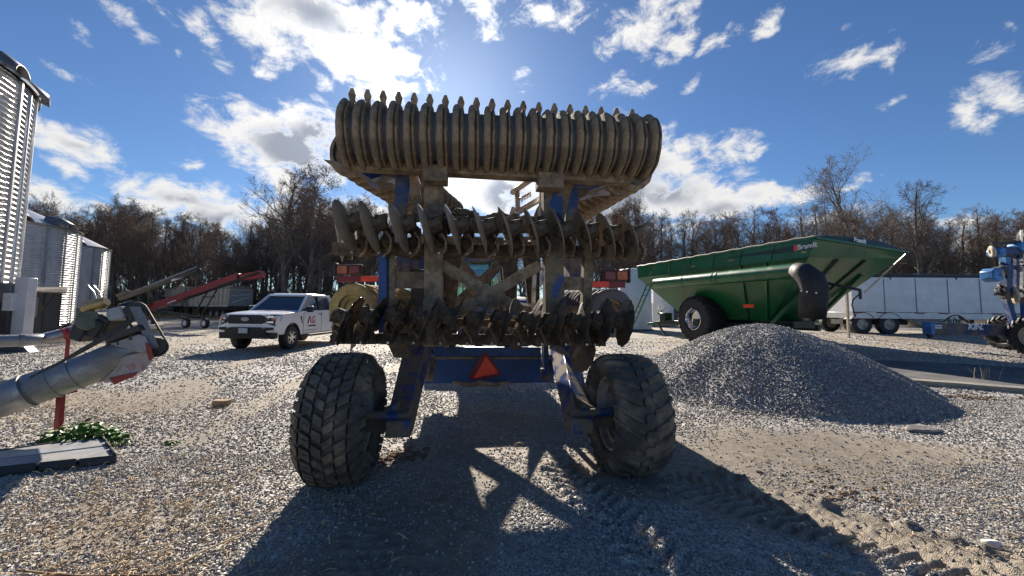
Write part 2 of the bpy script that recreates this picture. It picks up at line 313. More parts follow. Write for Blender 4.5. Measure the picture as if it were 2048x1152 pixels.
# ================================================================ GROUND
def soil_mask(x,y):
    n=fbm(x*1.1+3,y*1.1,4)
    m=.10+n*.9
    m=m+ .95*np.exp(-(((x+.75)/.75)**2+((y-2.3)/1.1)**2))            # compacted patch in the middle front
    m=m+ .55*np.exp(-(((x-.1)/1.3)**2+((y-4.9)/1.8)**2))-.45*np.exp(-(((x-.3)/.55)**2+((y-2.6)/.5)**2))-.4*np.exp(-(((x-1.9)/.7)**2+((y-2.2)/.6)**2))
    d=np.abs((x-1.5)*.64+(y-3.6)*.77); al=(x-1.5)*.77-(y-3.6)*.64
    m=m+ 1.05*np.exp(-(d/.42)**2)*sst(-1.2,-.3,al)*(1-sst(2.6,4.2,al))   # track right of the tyre
    m=m+ .85*np.exp(-(((x-3.4)/1.8)**2+((y-4.6)/.9)**2))
    m=m+ .55*np.exp(-(((x+6.6)/2.4)**2+((y-6.3)/1.6)**2))+ .25*np.exp(-(((x+2.7)/.9)**2+((y-2.9)/.7)**2))
    m=m+ .40*sst(9,16,y)
    for x0,sl_,wd_,ya,k_ in ((-2.2,-.10,.34,4.6,.6),(-3.7,-.12,.34,4.8,.6),(-5.2,-.32,.45,6,.5),(2.9,.62,.4,9.5,.5),(-7.5,-.5,.5,7,.5)):
        m=m+.8*k_*np.exp(-((x-x0-sl_*(y-5)-.15*np.sin(y*.5))/wd_)**2)*sst(ya-1,ya+.5,y)*(1-.5*sst(18,26,y))
    return np.clip(m,0,1)
def relief(x,y):
    z=ground_z(x,y)
    m=soil_mask(x,y)
    z=z+.012*fbm(x*6,y*6,3)
    # chevron print of the right tyre
    ux,uy=.72,-.69; px_,py_=-uy,ux
    def track(x0,y0,L0,L1,w,ux,uy,per,h,ang):
        s=(x-x0)*ux+(y-y0)*uy; t=(x-x0)*(-uy)+(y-y0)*ux
        inside=sst(L0,L0+.15,s)*(1-sst(L1-.3,L1,s))*(1-sst(w*.85,w,np.abs(t)))
        ph=((s+np.abs(t)*ang)/per)%1.0
        ch=sst(.15,.3,ph)*(1-sst(.6,.75,ph))
        wob=.6+.8*vn(x*9,y*9)
        return inside*(ch*h*wob-.012), inside
    a,_=track(1.35,3.75,0,3.2,.27,.70,-.71,.10,.045,.6)
    b,_=track(.45,4.1,0,1.9,.24,.28,-.96,.13,.040,.8)
    c,_=track(-.95,3.3,0,2.0,.22,.10,-.99,.10,.020,.2)
    e=np.exp(-((((x-1.5)*.71+(y-3.6)*.70)-.42)/.07)**2)*sst(-.3,.2,(x-1.5)*.7-(y-3.6)*.71)*(1-sst(2.4,3.2,(x-1.5)*.7-(y-3.6)*.71))
    z=z+a+b+c+e*.05*(vn(x*14,y*14)**2*2.2)
    return z
def axis(segs):
    out=[]
    for a,b,n in segs: out+=list(np.linspace(a,b,n,endpoint=False))
    out.append(segs[-1][1]); return np.array(out)
gx=axis([(-900,-200,7),(-200,-60,14),(-60,-20,40),(-20,-7,65),(-7,-2.6,110),(-2.6,4.4,280),(4.4,9,100),(9,24,70),(24,60,30),(60,200,12),(200,900,6)])
gy=axis([(-300,-20,8),(-20,0,20),(0,1.2,10),(1.2,5.2,200),(5.2,12,150),(12,30,90),(30,70,40),(70,200,20),(200,1500,14)])
X,Y=np.meshgrid(gx,gy); Z=relief(X,Y); Z[Y>250]=-1.0
nx,ny=len(gx),len(gy)
me=bpy.data.meshes.new('ground'); me.vertices.add(nx*ny); me.vertices.foreach_set('co',np.stack([X,Y,Z],-1).ravel())
ii=np.arange(nx*ny).reshape(ny,nx); q=np.stack([ii[:-1,:-1],ii[:-1,1:],ii[1:,1:],ii[1:,:-1]],-1).reshape(-1,4)
me.loops.add(q.size); me.loops.foreach_set('vertex_index',q.ravel()); me.polygons.add(len(q)); me.polygons.foreach_set('loop_start',np.arange(0,q.size,4)); me.polygons.foreach_set('loop_total',np.full(len(q),4))
me.update(calc_edges=True); me.polygons.foreach_set('use_smooth',[True]*len(q))
at=me.attributes.new('soil','FLOAT','POINT'); at.data.foreach_set('value',soil_mask(X,Y).ravel())
ground=bpy.data.objects.new('ground',me); col.objects.link(ground); tag(ground,'grey gravel yard with patches of tan soil',None,None,'structure')
def gravel_mat(name, soil=True, base=(.58,.54,.49), dark=(.17,.165,.165), k=1.0):
    m=bpy.data.materials.new(name); m.use_nodes=True; t=m.node_tree; t.nodes.clear()
    o=N('ShaderNodeOutputMaterial',t); b=N('ShaderNodeBsdfPrincipled',t); L(b.outputs[0],o.inputs[0],t)
    tcn=N('ShaderNodeTexCoord',t); 
    v=N('ShaderNodeTexVoronoi',t); v.inputs['Scale'].default_value=42*k; v.inputs['Randomness'].default_value=1; L(tcn.outputs['Object'],v.inputs['Vector'],t)
    v2=N('ShaderNodeTexVoronoi',t); v2.inputs['Scale'].default_value=16*k; L(tcn.outputs['Object'],v2.inputs['Vector'],t)
    sp=N('ShaderNodeSeparateColor',t); L(v.outputs['Color'],sp.inputs[0],t)
    sp2=N('ShaderNodeSeparateColor',t); L(v2.outputs['Color'],sp2.inputs[0],t)
    c=MIX(sp.outputs[0],dark,base,t); c=MIX(MATH('MULTIPLY',SMOOTH(sp2.outputs[1],.7,1,t),.5,tree=t),c,(.58,.56,.53),t)
    n=N('ShaderNodeTexNoise',t); n.inputs['Scale'].default_value=.35; n.inputs['Detail'].default_value=7; L(tcn.outputs['Object'],n.inputs['Vector'],t)
    big=SMOOTH(n.outputs['Fac'],.3,.7,t,.72,1.2)
    n5=N('ShaderNodeTexNoise',t); n5.inputs['Scale'].default_value=130; n5.inputs['Detail'].default_value=3; L(tcn.outputs['Object'],n5.inputs['Vector'],t)
    h=MATH('SUBTRACT',1.0,v.outputs['Distance'],tree=t); h=MATH('MULTIPLY_ADD',v2.outputs['Distance'],-.5,h,tree=t)
    rough=.72
    if soil:
        a=N('ShaderNodeAttribute',t,attribute_name='soil')
        ns=N('ShaderNodeTexNoise',t); ns.inputs['Scale'].default_value=9; ns.inputs['Detail'].default_value=8; ns.inputs['Roughness'].default_value=.7; L(tcn.outputs['Object'],ns.inputs['Vector'],t)
        sm=SMOOTH(MATH('ADD',a.outputs['Fac'],MATH('MULTIPLY',MATH('SUBTRACT',ns.outputs['Fac'],.5,tree=t),1.2,tree=t),tree=t),.32,.62,t)
        sc1=MIX(SMOOTH(ns.outputs['Fac'],.35,.65,t),(.22,.175,.125),(.38,.32,.24),t)
        c=MIX(MATH('MULTIPLY',sm,.85,tree=t),c,sc1,t)
        h=MIX(sm,h,n5.outputs['Fac'],t)
    vs=N('ShaderNodeVectorMath',t,operation='SCALE'); L(c,vs.inputs[0],t); L(big,vs.inputs['Scale'],t)
    L(vs.outputs[0],b.inputs['Base Color'],t); b.inputs['Roughness'].default_value=rough; b.inputs['Specular IOR Level'].default_value=.4
    bp=N('ShaderNodeBump',t); bp.inputs['Strength'].default_value=1.0; bp.inputs['Distance'].default_value=.022/k; L(h,bp.inputs['Height'],t); L(bp.outputs[0],b.inputs['Normal'],t)
    return m
m_ground=gravel_mat('gravel_and_soil'); me.materials.append(m_ground)
m_pile=gravel_mat('pile_gravel',False,base=(.36,.35,.34),dark=(.12,.12,.12),k=1.1)
def stone_mat(name, a, bcol, c3):
    m=bpy.data.materials.new(name); m.use_nodes=True; t=m.node_tree; b=t.nodes['Principled BSDF']
    oi=N('ShaderNodeObjectInfo',t); rmp=N('ShaderNodeValToRGB',t); L(oi.outputs['Random'],rmp.inputs[0],t)
    e=rmp.color_ramp.elements; e[0].color=(*a,1); e[1].color=(*bcol,1); q=e.new(.7); q.color=tuple((x+y)/2 for x,y in zip(a,bcol))+(1,); q=e.new(.9); q.color=(*c3,1)
    tcn=N('ShaderNodeTexCoord',t); n=N('ShaderNodeTexNoise',t); n.inputs['Scale'].default_value=3; n.inputs['Detail'].default_value=5; L(tcn.outputs['Object'],n.inputs['Vector'],t)
    vs=N('ShaderNodeVectorMath',t,operation='SCALE'); L(rmp.outputs[0],vs.inputs[0],t); L(SMOOTH(n.outputs['Fac'],.3,.7,t,.75,1.25),vs.inputs['Scale'],t)
    L(vs.outputs[0],b.inputs['Base Color'],t); b.inputs['Roughness'].default_value=.62; b.inputs['Specular IOR Level'].default_value=.45
    return m
m_stone=stone_mat('crushed_stone',(.19,.18,.165),(.56,.52,.46),(.42,.35,.27))
m_stonep=stone_mat('pile_stone',(.13,.13,.13),(.44,.43,.42),(.32,.30,.27))
def stone_tree(name, material):
    g=bpy.data.node_groups.new(name,'GeometryNodeTree')
    g.interface.new_socket('Geometry',in_out='INPUT',socket_type='NodeSocketGeometry'); g.interface.new_socket('Geometry',in_out='OUTPUT',socket_type='NodeSocketGeometry')
    gi=N('NodeGroupInput',g); go=N('NodeGroupOutput',g)
    gti=N('GeometryNodeGeometryToInstance',g)
    for k in range(5):
        ico=N('GeometryNodeMeshIcoSphere',g); ico.inputs['Radius'].default_value=1; ico.inputs['Subdivisions'].default_value=2
        sp=N('GeometryNodeSetPosition',g); L(ico.outputs[0],sp.inputs[0],g)
        nz=N('ShaderNodeTexNoise',g,noise_dimensions='4D'); nz.inputs['W'].default_value=k*7.7; nz.inputs['Scale'].default_value=1.0; nz.inputs['Detail'].default_value=1
        sub=N('ShaderNodeVectorMath',g,operation='SUBTRACT'); L(nz.outputs['Color'],sub.inputs[0],g); sub.inputs[1].default_value=(.5,.5,.5)
        sca=N('ShaderNodeVectorMath',g,operation='SCALE'); L(sub.outputs[0],sca.inputs[0],g); sca.inputs['Scale'].default_value=2.4
        L(sca.outputs[0],sp.inputs['Offset'],g)
        tr=N('GeometryNodeTransform',g); tr.inputs['Scale'].default_value=[(1,.75,.55),(1,.6,.6),(.9,.9,.5),(1.1,.7,.7),(.8,.7,.65)][k]; L(sp.outputs[0],tr.inputs[0],g)
        L(tr.outputs[0],gti.inputs[0],g)
    mp=N('GeometryNodeMeshToPoints',g); L(gi.outputs[0],mp.inputs[0],g)
    iop=N('GeometryNodeInstanceOnPoints',g); L(mp.outputs[0],iop.inputs['Points'],g); L(gti.outputs[0],iop.inputs['Instance'],g); iop.inputs['Pick Instance'].default_value=True
    ri=N('FunctionNodeRandomValue',g,data_type='INT'); ri.inputs['Min'].default_value if False else None
    for s_ in ri.inputs:
        if s_.type=='INT' and s_.name=='Min': s_.default_value=0
        if s_.type=='INT' and s_.name=='Max': s_.default_value=4
    L([o for o in ri.outputs if o.type=='INT'][0],iop.inputs['Instance Index'],g)
    a1=N('GeometryNodeInputNamedAttribute',g,data_type='FLOAT'); a1.inputs[0].default_value='sc'
    a2=N('GeometryNodeInputNamedAttribute',g,data_type='FLOAT_VECTOR'); a2.inputs[0].default_value='rt'
    L(a1.outputs[0],iop.inputs['Scale'],g); L(a2.outputs[0],iop.inputs['Rotation'],g)
    sm=N('GeometryNodeSetMaterial',g); sm.inputs['Material'].default_value=material; L(iop.outputs[0],sm.inputs[0],g); L(sm.outputs[0],go.inputs[0],g)
    return g
def stones(name, pts, scl, tree, parent=None, flat=.5):
    rs=np.random.RandomState(len(pts)); me=bpy.data.meshes.new(name); me.vertices.add(len(pts)); me.vertices.foreach_set('co',np.asarray(pts,float).ravel())
    a=me.attributes.new('sc','FLOAT','POINT'); a.data.foreach_set('value',scl.astype(float))
    rt=np.stack([rs.normal(0,flat,len(pts)),rs.normal(0,flat,len(pts)),rs.rand(len(pts))*6.28],-1)
    a=me.attributes.new('rt','FLOAT_VECTOR','POINT'); a.data.foreach_set('vector',rt.ravel())
    o=bpy.data.objects.new(name,me); col.objects.link(o); o.parent=parent
    md=o.modifiers.new('scatter','NODES'); md.node_group=tree; return o
gt=stone_tree('stone_scatter',m_stone); gtp=stone_tree('pile_stone_scatter',m_stonep)
rs=np.random.RandomState(11)
PILE=(5.15,8.4)
def pile_r(x,y): 
    th=np.arctan2(y-PILE[1],x-PILE[0]); dx=x-PILE[0]; dy=y-PILE[1]
    return np.hypot(dx/(1+.10*np.cos(th)+.05*np.sin(2*th+1)),dy)/(1+.04*np.sin(3*th)+.018*np.sin(7*th+2)+.015*np.sin(13*th))
def pile_h(x,y):
    r=pile_r(x,y)/2.75
    h=1.27*np.clip(1-(np.sqrt(r*r+.14)-.374)/.694,0,1)
    return np.where(r<1.04,h,-.3)
pts=[];scl=[]
for y0,y1,dn,s0,s1 in ((1.35,2.6,5200,.005,.0125),(2.6,4.2,3600,.006,.014),(4.2,7.5,1200,.009,.018),(7.5,14,230,.016,.03),(14,22,60,.02,.035)):
    A=1.45*(y1*y1-y0*y0)+2; n=int(A*dn); yy=np.sqrt(rs.rand(n)*(y1*y1-y0*y0)+y0*y0); xx=(rs.rand(n)*2-1)*(1.42*yy+.3)
    sm=soil_mask(xx,yy); keep=rs.rand(n)<(1-sst(.3,.75,sm)*.90)*(.75+.5*fbm(xx*1.7,yy*1.7,3)*2)
    keep&=~(pile_r(xx,yy)<2.4)
    xx=xx[keep]; yy=yy[keep]; s=s0+(s1-s0)*rs.rand(len(xx))**2.2; zz=relief(xx,yy)+s*.12
    pts.append(np.stack([xx,yy,zz],-1)); scl.append(s)
t=3.14+rs.rand(5000)*3.3; r=2.45+np.abs(rs.normal(0,.22,5000)); xx=PILE[0]+r*np.cos(t); yy=PILE[1]+r*np.sin(t); s=.008+.024*rs.rand(5000)**3; pts.append(np.stack([xx,yy,relief(xx,yy)+s*.3],-1)); scl.append(s)
g=stones('loose_gravel',np.concatenate(pts),np.concatenate(scl),gt); tag(g,'loose crushed stone scattered over the gravel yard','gravel',None,'stuff')
# gravel pile
n=150; th=np.linspace(0,2*np.pi,n,endpoint=False); rr=np.linspace(0,1,60)**.9
mb=MB(); vs=[]
for r in rr:
    for t in th:
        x=PILE[0]+2.95*r*math.cos(t); y=PILE[1]+2.95*r*math.sin(t)
        vs.append((x,y,float(pile_h(np.array(x),np.array(y)))+.10*float(fbm(np.array(x*1.5),np.array(y*1.5),4))*(1-r)+float(ground_z(x,y))))
fs=[(i*n+k,i*n+(k+1)%n,(i+1)*n+(k+1)%n,(i+1)*n+k) for i in range(len(rr)-1) for k in range(n)]
mb.add(vs,fs); pile=mb.build('gravel_pile',m_pile,smooth=60); tag(pile,'large cone shaped heap of dark grey crushed stone in front of the green cart','gravel pile')
k=44000; t=rs.rand(k)*6.283; r=np.sqrt(rs.rand(k))*2.8; keep=np.sin(t)<.5; t=t[keep]; r=r[keep]
xx=PILE[0]+r*np.cos(t); yy=PILE[1]+r*np.sin(t); hh=pile_h(xx,yy); ok=hh>-.1; xx=xx[ok];yy=yy[ok];hh=hh[ok]
zz=hh+.10*fbm(xx*1.5,yy*1.5,4)*(1-np.hypot(xx-PILE[0],yy-PILE[1])/2.95)+ground_z(xx,yy)
s=.008+.013*rs.rand(len(xx))**2
g=stones('loose_stone',np.stack([xx,yy,zz],-1),s,gtp,pile,.9); g['kind']='stuff'
# concrete slab edge right of the pile
def gz(x,y): return float(ground_z(x,y))
m_conc=mat('old_concrete',(.30,.27,.22),(.22,.20,.17),2,rough=.85,bump=.3,bscale=30,dirt=(.2,.18,.15),dthr=(.5,.75))
mb=MB(); A=(6.9,9.35); B=(13.5,5.9)
n=24; vs=[];fs=[]
for i in range(n+1):
    f=i/n; x=A[0]+(B[0]-A[0])*f; y=A[1]+(B[1]-A[1])*f; dx,dy=.42,.9
    for (o,zz) in ((0,-.05),(0,.10),(.30,.105),(.30,.0)):
        w_=.012*math.sin(i*1.7); vs.append((x+dx*o,y+dy*o+w_,gz(x,y)+zz))
for i in range(n):
    for j in range(3): a=i*4+j; fs.append((a,a+1,a+5,a+4))
mb.add(vs,fs); kb=mb.build('kerb',m_conc,smooth=30); tag(kb,'long low pale concrete kerb right of the gravel heap',None,None,'structure')
mb=MB(); vs=[]
for i in range(17):
    for j in range(9):
        f=i/16; x=A[0]+(B[0]-A[0])*f*1.6+.42*(.3+j*.52); y=A[1]+(B[1]-A[1])*f*1.6+.9*(.3+j*.52); vs.append((x,y,gz(x,y)+.085))
fs=[(i*9+j,(i+1)*9+j,(i+1)*9+j+1,i*9+j+1) for i in range(16) for j in range(8)]
m_slab=mat('smooth_dusty_slab',(.11,.11,.112),(.16,.155,.15),1.2,rough=.95,spec=.15,bump=.3,bscale=60)
mb.add(vs,fs); sb=mb.build('concrete_pad',m_slab); tag(sb,'smooth grey concrete pad behind the kerb',None,None,'structure')
# straw and twigs
m_straw=mat('dry_straw',(.58,.46,.28),(.36,.24,.13),30,(.4,.6),.8,tone=.2)
mb=MB(); rnd=random.Random(4)
def strand(x,y,l,a,w=.0022,lift=.02,bend=.3):
    pts=[]; z0=float(relief(np.array(x),np.array(y)))+.012
    for i in range(4):
        f=i/3; aa=a+bend*f; pts.append((x+math.cos(aa)*l*f,y+math.sin(aa)*l*f,z0+lift*math.sin(f*math.pi)+.004*i))
    mb.tube(pts,[w,w*1.2,w,w*.5],3,False)
for cx,cy,sx,sy,n in ((-2.6,2.7,.6,.45,700),(-2.1,2.05,.4,.3,320),(-3.0,3.3,.8,.5,350),(-2.2,1.75,.35,.2,120),(-6.6,5.6,1.3,.6,700),(-4.6,5.6,.9,.5,200),(3.3,3.1,.7,.5,130),(3.9,4.3,1.5,.8,200),(-1.3,1.9,.9,.5,60),(2.8,2.4,.5,.4,90)):
    for _ in range(n):
        strand(rnd.gauss(cx,sx),max(1.5,rnd.gauss(cy,sy)),rnd.uniform(.02,.11),rnd.uniform(0,6.28),rnd.uniform(.0018,.0042),rnd.uniform(.003,.03),rnd.uniform(-.8,.8))
st=mb.build('straw',m_straw,smooth=0); tag(st,'dry straw strands and stalk bits strewn over the gravel','straw',None,'stuff')
m_twig=mat('dark_twig',(.14,.085,.05),(.24,.16,.09),10,rough=.85)
for a,b,lab in (((-2.75,2.33),(-1.35,2.28),'long thin dark stalk lying level on the gravel at lower left'),((-2.45,1.72),(-1.65,1.98),'bent brown stalk lying low at the lower left edge'),((-1.95,2.35),(-1.62,2.95),'pale stalk slanting up beside the straw patch')):
    mb=MB(); pts=[]
    for i in range(7):
        f=i/6; x=a[0]+(b[0]-a[0])*f+.02*math.sin(i*2.1); y=a[1]+(b[1]-a[1])*f+.02*math.cos(i*1.7); pts.append((x,y,float(relief(np.array(x),np.array(y)))+.025))
    mb.tube(pts,[.006,.007,.007,.006,.005,.004,.002],5)
    o=mb.build('stalk',m_twig if 'dark' in lab or 'brown' in lab else m_straw); tag(o,lab,'stalk')
# small stones, brick
def pt(px,py):            # where a photo pixel meets the ground
    d=D(px,py); t=CAMH/-d.z
    for _ in range(8):
        p=Vector((0,0,CAMH))+d*t; t=(CAMH-gz(p.x,p.y))/-d.z
    return Vector((0,0,CAMH))+d*t
q=pt(443,812); mb=MB(); mb.lump((0,0,.05),.155,3,.05,3,(1,.62,.5)); mb.v=[Vector((max(-.11,min(.11,v_[0])),max(-.06,min(.06,v_[1])),max(0,min(.09,v_[2])))) for v_ in mb.v]; o=mb.build('brick_lump',mat('tan_brick',(.42,.30,.19),(.30,.2,.13),9,rough=.9,bump=.5),smooth=30); o.location=q; tag(o,'tan broken brick lying alone on the gravel left of the harrow','brick')
q=pt(1845,862); mb=MB(); mb.lump((0,0,.02),.2,5,.25,2,(1.1,.6,.22)); o=mb.build('flat_stone',mat('flat_stone_grey',(.2,.19,.18),(.3,.28,.25),7,rough=.9,bump=.5),smooth=30); o.location=q; tag(o,'flat grey stone right of the foot of the gravel heap','stone')
q=pt(1985,1095); mb=MB(); mb.lump((0,0,.02),.055,9,.2,2,(1.2,.8,.6)); o=mb.build('pale_stone',mat('pale_stone_mat',(.62,.60,.56),(.5,.48,.45),7,rough=.8),smooth=30); o.location=q; tag(o,'pale rounded stone at the lower right of the gravel','stone')
# leaf litter / clod patches
m_clod=mat('brown_clods',(.16,.10,.06),(.24,.165,.10),9,rough=.95,bump=.8)
def clods(px,py,n,sx,sy,s0,s1,label,name='soil_clods',material=None):
    c=pt(px,py); mb=MB()
    for i in range(n):
        x=c.x+rnd.gauss(0,sx); y=c.y+rnd.gauss(0,sy); s=rnd.uniform(s0,s1); mb.lump((x,y,gz(x,y)+s*.3),s,rnd.random()*50,.4,1,(1.3,.9,.6))
    o=mb.build(name,material or m_clod,smooth=0); tag(o,label,'soil clods',None,'stuff')
clods(1230,712,70,.5,.35,.02,.055,'brown clods fallen behind the right tyre')
clods(1940,795,60,.30,.1,.015,.04,'reddish leaves and clods against the concrete kerb')
clods(1690,822,26,.18,.06,.015,.04,'brown debris on the front foot of the gravel heap')
clods(800,912,60,.14,.12,.01,.035,'dark clods beside the left tyre')
clods(1680,985,90,.32,.22,.008,.026,'dark soil crumbs beside the tyre print at right')
# plants
m_leaf=mat('green_weed_leaf',(.10,.22,.035),(.06,.14,.025),12,rough=.45,tone=.25); 
def weed(px,py,n,w,d,h,leaf,label,name='weed'):
    c=pt(px,py); root=empty(name,c,0,label,'weed'); mb=MB(); ms=MB(); r=random.Random(n)
    for i in range(n):
        a=r.uniform(0,6.28); q_=math.sqrt(r.random()); x=w*q_*math.cos(a); y=d*q_*math.sin(a); z=h*(1-q_*q_*.8)*r.uniform(.25,1)
        l=leaf*r.uniform(.6,1.2); yaw=r.uniform(0,6.28); pit=r.uniform(-.5,.9)
        M=Euler((r.uniform(-.5,.5),pit,yaw)).to_matrix()
        pr=[(0,0,0),(.3,.24,.06),(.62,.27,.08),(.88,.16,.03),(1,0,-.04),(.88,-.16,.03),(.62,-.27,.08),(.3,-.24,.06),(.5,0,-.02)]
        vs=[Vector((x,y,z))+M@(Vector(p_)*l) for p_ in pr]; mb.add(vs,[(8,i_,(i_+1)%8) for i_ in range(8)])
        if i%4==0: ms.tube([(x*.3,y*.3,0),(x,y,z)],[.004,.003],4)
    mb.build('leaves',m_leaf,root,smooth=0,recalc=False); ms.build('stem',m_leaf,root)
weed(165,880,420,.42,.20,.20,.075,'big clump of glossy green weeds behind the plastic panel')
weed(345,888,26,.08,.05,.05,.05,'tiny green weed sprout right of the plastic panel'); weed(240,890,40,.12,.07,.05,.05,'low green weed at the corner of the plastic panel')
weed(330,712,30,.35,.1,.06,.06,'low green weeds left of the white pickup')
mb=MB(); c=pt(1985,770)
for i in range(9):
    x=rnd.uniform(-.3,.3); a=rnd.uniform(-.5,.5); mb.tube([(x,0,0),(x+a*.1,0,.14),(x+a*.35,.02,.25)],[.006,.004,.002],4)
o=mb.build('dry_grass_tuft',m_straw); o.location=c+Vector((.1,.2,.1)); tag(o,'thin dry grass stalks standing along the concrete kerb','grass',None,'stuff')
# ================================================================ THE FOLDED DISC HARROW
HO=Vector((-.19,3.78,0.0)); PSI=R(6.0)
HM=Matrix.Translation(HO)@Matrix.Rotation(PSI,4,'Z'); HMI=HM.inverted()
def Lc(px,py,yl):                    # photo pixel -> harrow coordinates on the upright plane y = yl
    a=HMI@Vector((0,0,CAMH)); d=(HMI.to_3x3())@D(px,py); t=(yl-a.y)/d.y; return a+d*t
har=empty('disc_harrow',HO,PSI,'huge muddy blue folded disc harrow on two big tyres seen from behind in the middle','disc harrow')
# ---- tyres
def tyre(name, material, c, Rr, W, rim, style, parent, lug=.033, seg=72, side=1):
    hw=W/2; prof=[(-hw*.62,rim),(-hw*.80,rim+.02),(-hw*.98,rim+.10),(-hw,Rr-.12),(-hw*.93,Rr-.055),(-hw*.78,Rr-.030),(-hw*.4,Rr-.014),(0,Rr-.010),(hw*.4,Rr-.014),(hw*.78,Rr-.030),(hw*.93,Rr-.055),(hw,Rr-.12),(hw*.98,rim+.10),(hw*.80,rim+.02),(hw*.62,rim)]
    mb=MB(); mb.lathe(c,(1,0,0),prof,seg)
    c=Vector(c)
    def pnt(th,s,h):
        a=abs(s); x=hw*min(a,1)*(1 if s>0 else -1)
        if a<.78: r=Rr-.010-.02*(a/.78)**2; nx=0; nr=1
        elif a<1: k=(a-.78)/.22; r=Rr-.030-.04*k*k*1.4; nx=.55*k; nr=1-.3*k
        else: k=a-1; r=Rr-.086-k*hw*1.2; nx=.9; nr=.25
        r+=h*nr; x+=(h*nx)*(1 if s>0 else -1)
        return c+Vector((x, math.sin(th)*r, math.cos(th)*r))
    def block(poly, h=None, taper=.90):    # poly of (theta*Rr, s*hw) metres
        h=lug if h is None else h
        n=len(poly); mx=sum(p[0] for p in poly)/n; my=sum(p[1] for p in poly)/n
        b=[pnt(p[0]/Rr,p[1]/hw,-.012) for p in poly]; t=[pnt((mx+(p[0]-mx)*taper)/Rr,(my+(p[1]-my)*taper)/hw,h) for p in poly]
        mb.add(b+t,[tuple(range(n,2*n))]+[(i,(i+1)%n,n+(i+1)%n,n+i) for i in range(n)])
    C=2*math.pi*Rr; r_=random.Random(3)
    if style=='block':
        npitch=30; p=C/npitch
        for i in range(npitch):
            u=i*p
            for sgn in (-1,1):
                off=(p*.5 if sgn>0 else 0)
                rows=[(.015,.31),(.345,.68),(.715,1.12)]
                for j,(a,b) in enumerate(rows):
                    sk=.55; u0=u+off+a*hw*sk+(.03 if j%2 else 0); du=b*hw*sk-a*hw*sk; L_=p*.76*(1 if j else .8)
                    jj=r_.uniform(-.006,.006)
                    poly=[(u0+jj,a*hw*sgn),(u0+L_,a*hw*sgn),(u0+L_+du,b*hw*sgn),(u0+du+jj,b*hw*sgn)]
                    block(poly, lug*(1 if j<3 else .9))
                    if j==1: block([(u0+du*.5+L_*.3,(a+.08)*hw*sgn),(u0+du*.5+L_*.45,(a+.08)*hw*sgn),(u0+du*.5+L_*.6,(b-.06)*hw*sgn),(u0+du*.5+L_*.45,(b-.06)*hw*sgn)],lug+.004)
    elif style=='lug':
        lug=.024; npitch=25; p=C/npitch
        for i in range(npitch):
            u=i*p
            block([(u,-.10*hw),(u+p*.30,-.15*hw),(u+p*.62,-.07*hw),(u+p*.68,.12*hw),(u+p*.36,.16*hw),(u+p*.05,.09*hw)])
            for sgn in (-1,1):
                off=u+(p*.5 if sgn>0 else 0); n=6; A=[];B=[]
                for k in range(n+1):
                    f=k/n; s=(.20+.88*f)*hw; cv=p*1.15*(f**1.5); A.append((off+cv+.0,s*sgn)); B.append((off+cv+p*(.41-.03*f),s*sgn))
                for k in range(n): 
                    q=[A[k],B[k],B[k+1],A[k+1]]; 
                    bb=[pnt(t[0]/Rr,t[1]/hw,-.012) for t in q]; tt=[pnt((t[0]+(.012 if t in (A[k],A[k+1]) else -.012))/Rr,t[1]/hw,lug) for t in q]
                    mb.add(bb+tt,[(4,5,6,7),(0,1,5,4),(1,2,6,5),(2,3,7,6),(3,0,4,7)])
    elif style=='chevron':
        npitch=20; p=C/npitch
        for i in range(npitch):
            for sgn in (-1,1):
                off=i*p+(p*.5 if sgn>0 else 0); n=5
                for k in range(n):
                    f0=k/n; f1=(k+1)/n; g=lambda f:(off+p*1.3*f, (-.04+1.14*f)*hw*sgn)
                    a=g(f0); b=g(f1); w0=p*.34
                    q=[a,(a[0]+w0,a[1]),(b[0]+w0*1.1,b[1]),b]
                    bb=[pnt(t[0]/Rr,t[1]/hw,-.01) for t in q]; tt=[pnt(t[0]/Rr,t[1]/hw,lug) for t in q]
                    mb.add(bb+tt,[(4,5,6,7),(0,1,5,4),(1,2,6,5),(2,3,7,6),(3,0,4,7)])
    return mb.build(name,material,parent,smooth=30)
def rim(name, c, rr, W, material, parent, hub=True, seg=40, holes=0):
    mb=MB(); c=Vector(c); h=W/2
    mb.lathe(c,(1,0,0),[(-h*.68,rr+.012),(-h*.66,rr-.012),(-h*.45,rr-.03),(-h*.42,rr-.07),(h*.42,rr-.07),(h*.45,rr-.03),(h*.66,rr-.012),(h*.68,rr+.012)],seg)
    mb.lathe(c,(1,0,0),[(-.02,rr-.07),(-.02,.12),(-.08,.10),(-.08,0.001)],seg); mb.lathe(c,(1,0,0),[(.02,rr-.07),(.02,.12),(.08,.10),(.08,0.001)],seg)
    for k in range(8):
        a=k*math.pi/4; mb.cyl(c+Vector((-.035,math.cos(a)*.15,math.sin(a)*.15)),c+Vector((.035,math.cos(a)*.15,math.sin(a)*.15)),.016,6)
    return mb.build(name,material,parent)
TR=.542; TW=.51
for sx,style in ((-1,'block'),(1,'lug')):
    wx=Vector((1.295*sx-.0,0,TR-.012)) 
    ty=tyre('tyre',m_rubber,wx,TR,TW,.33,style,har,side=sx)
    tag(ty,'tyre with small square tread blocks' if sx<0 else 'tyre with long curved tread lugs')
    rim('rim',wx,.33,TW,m_rim,ty)
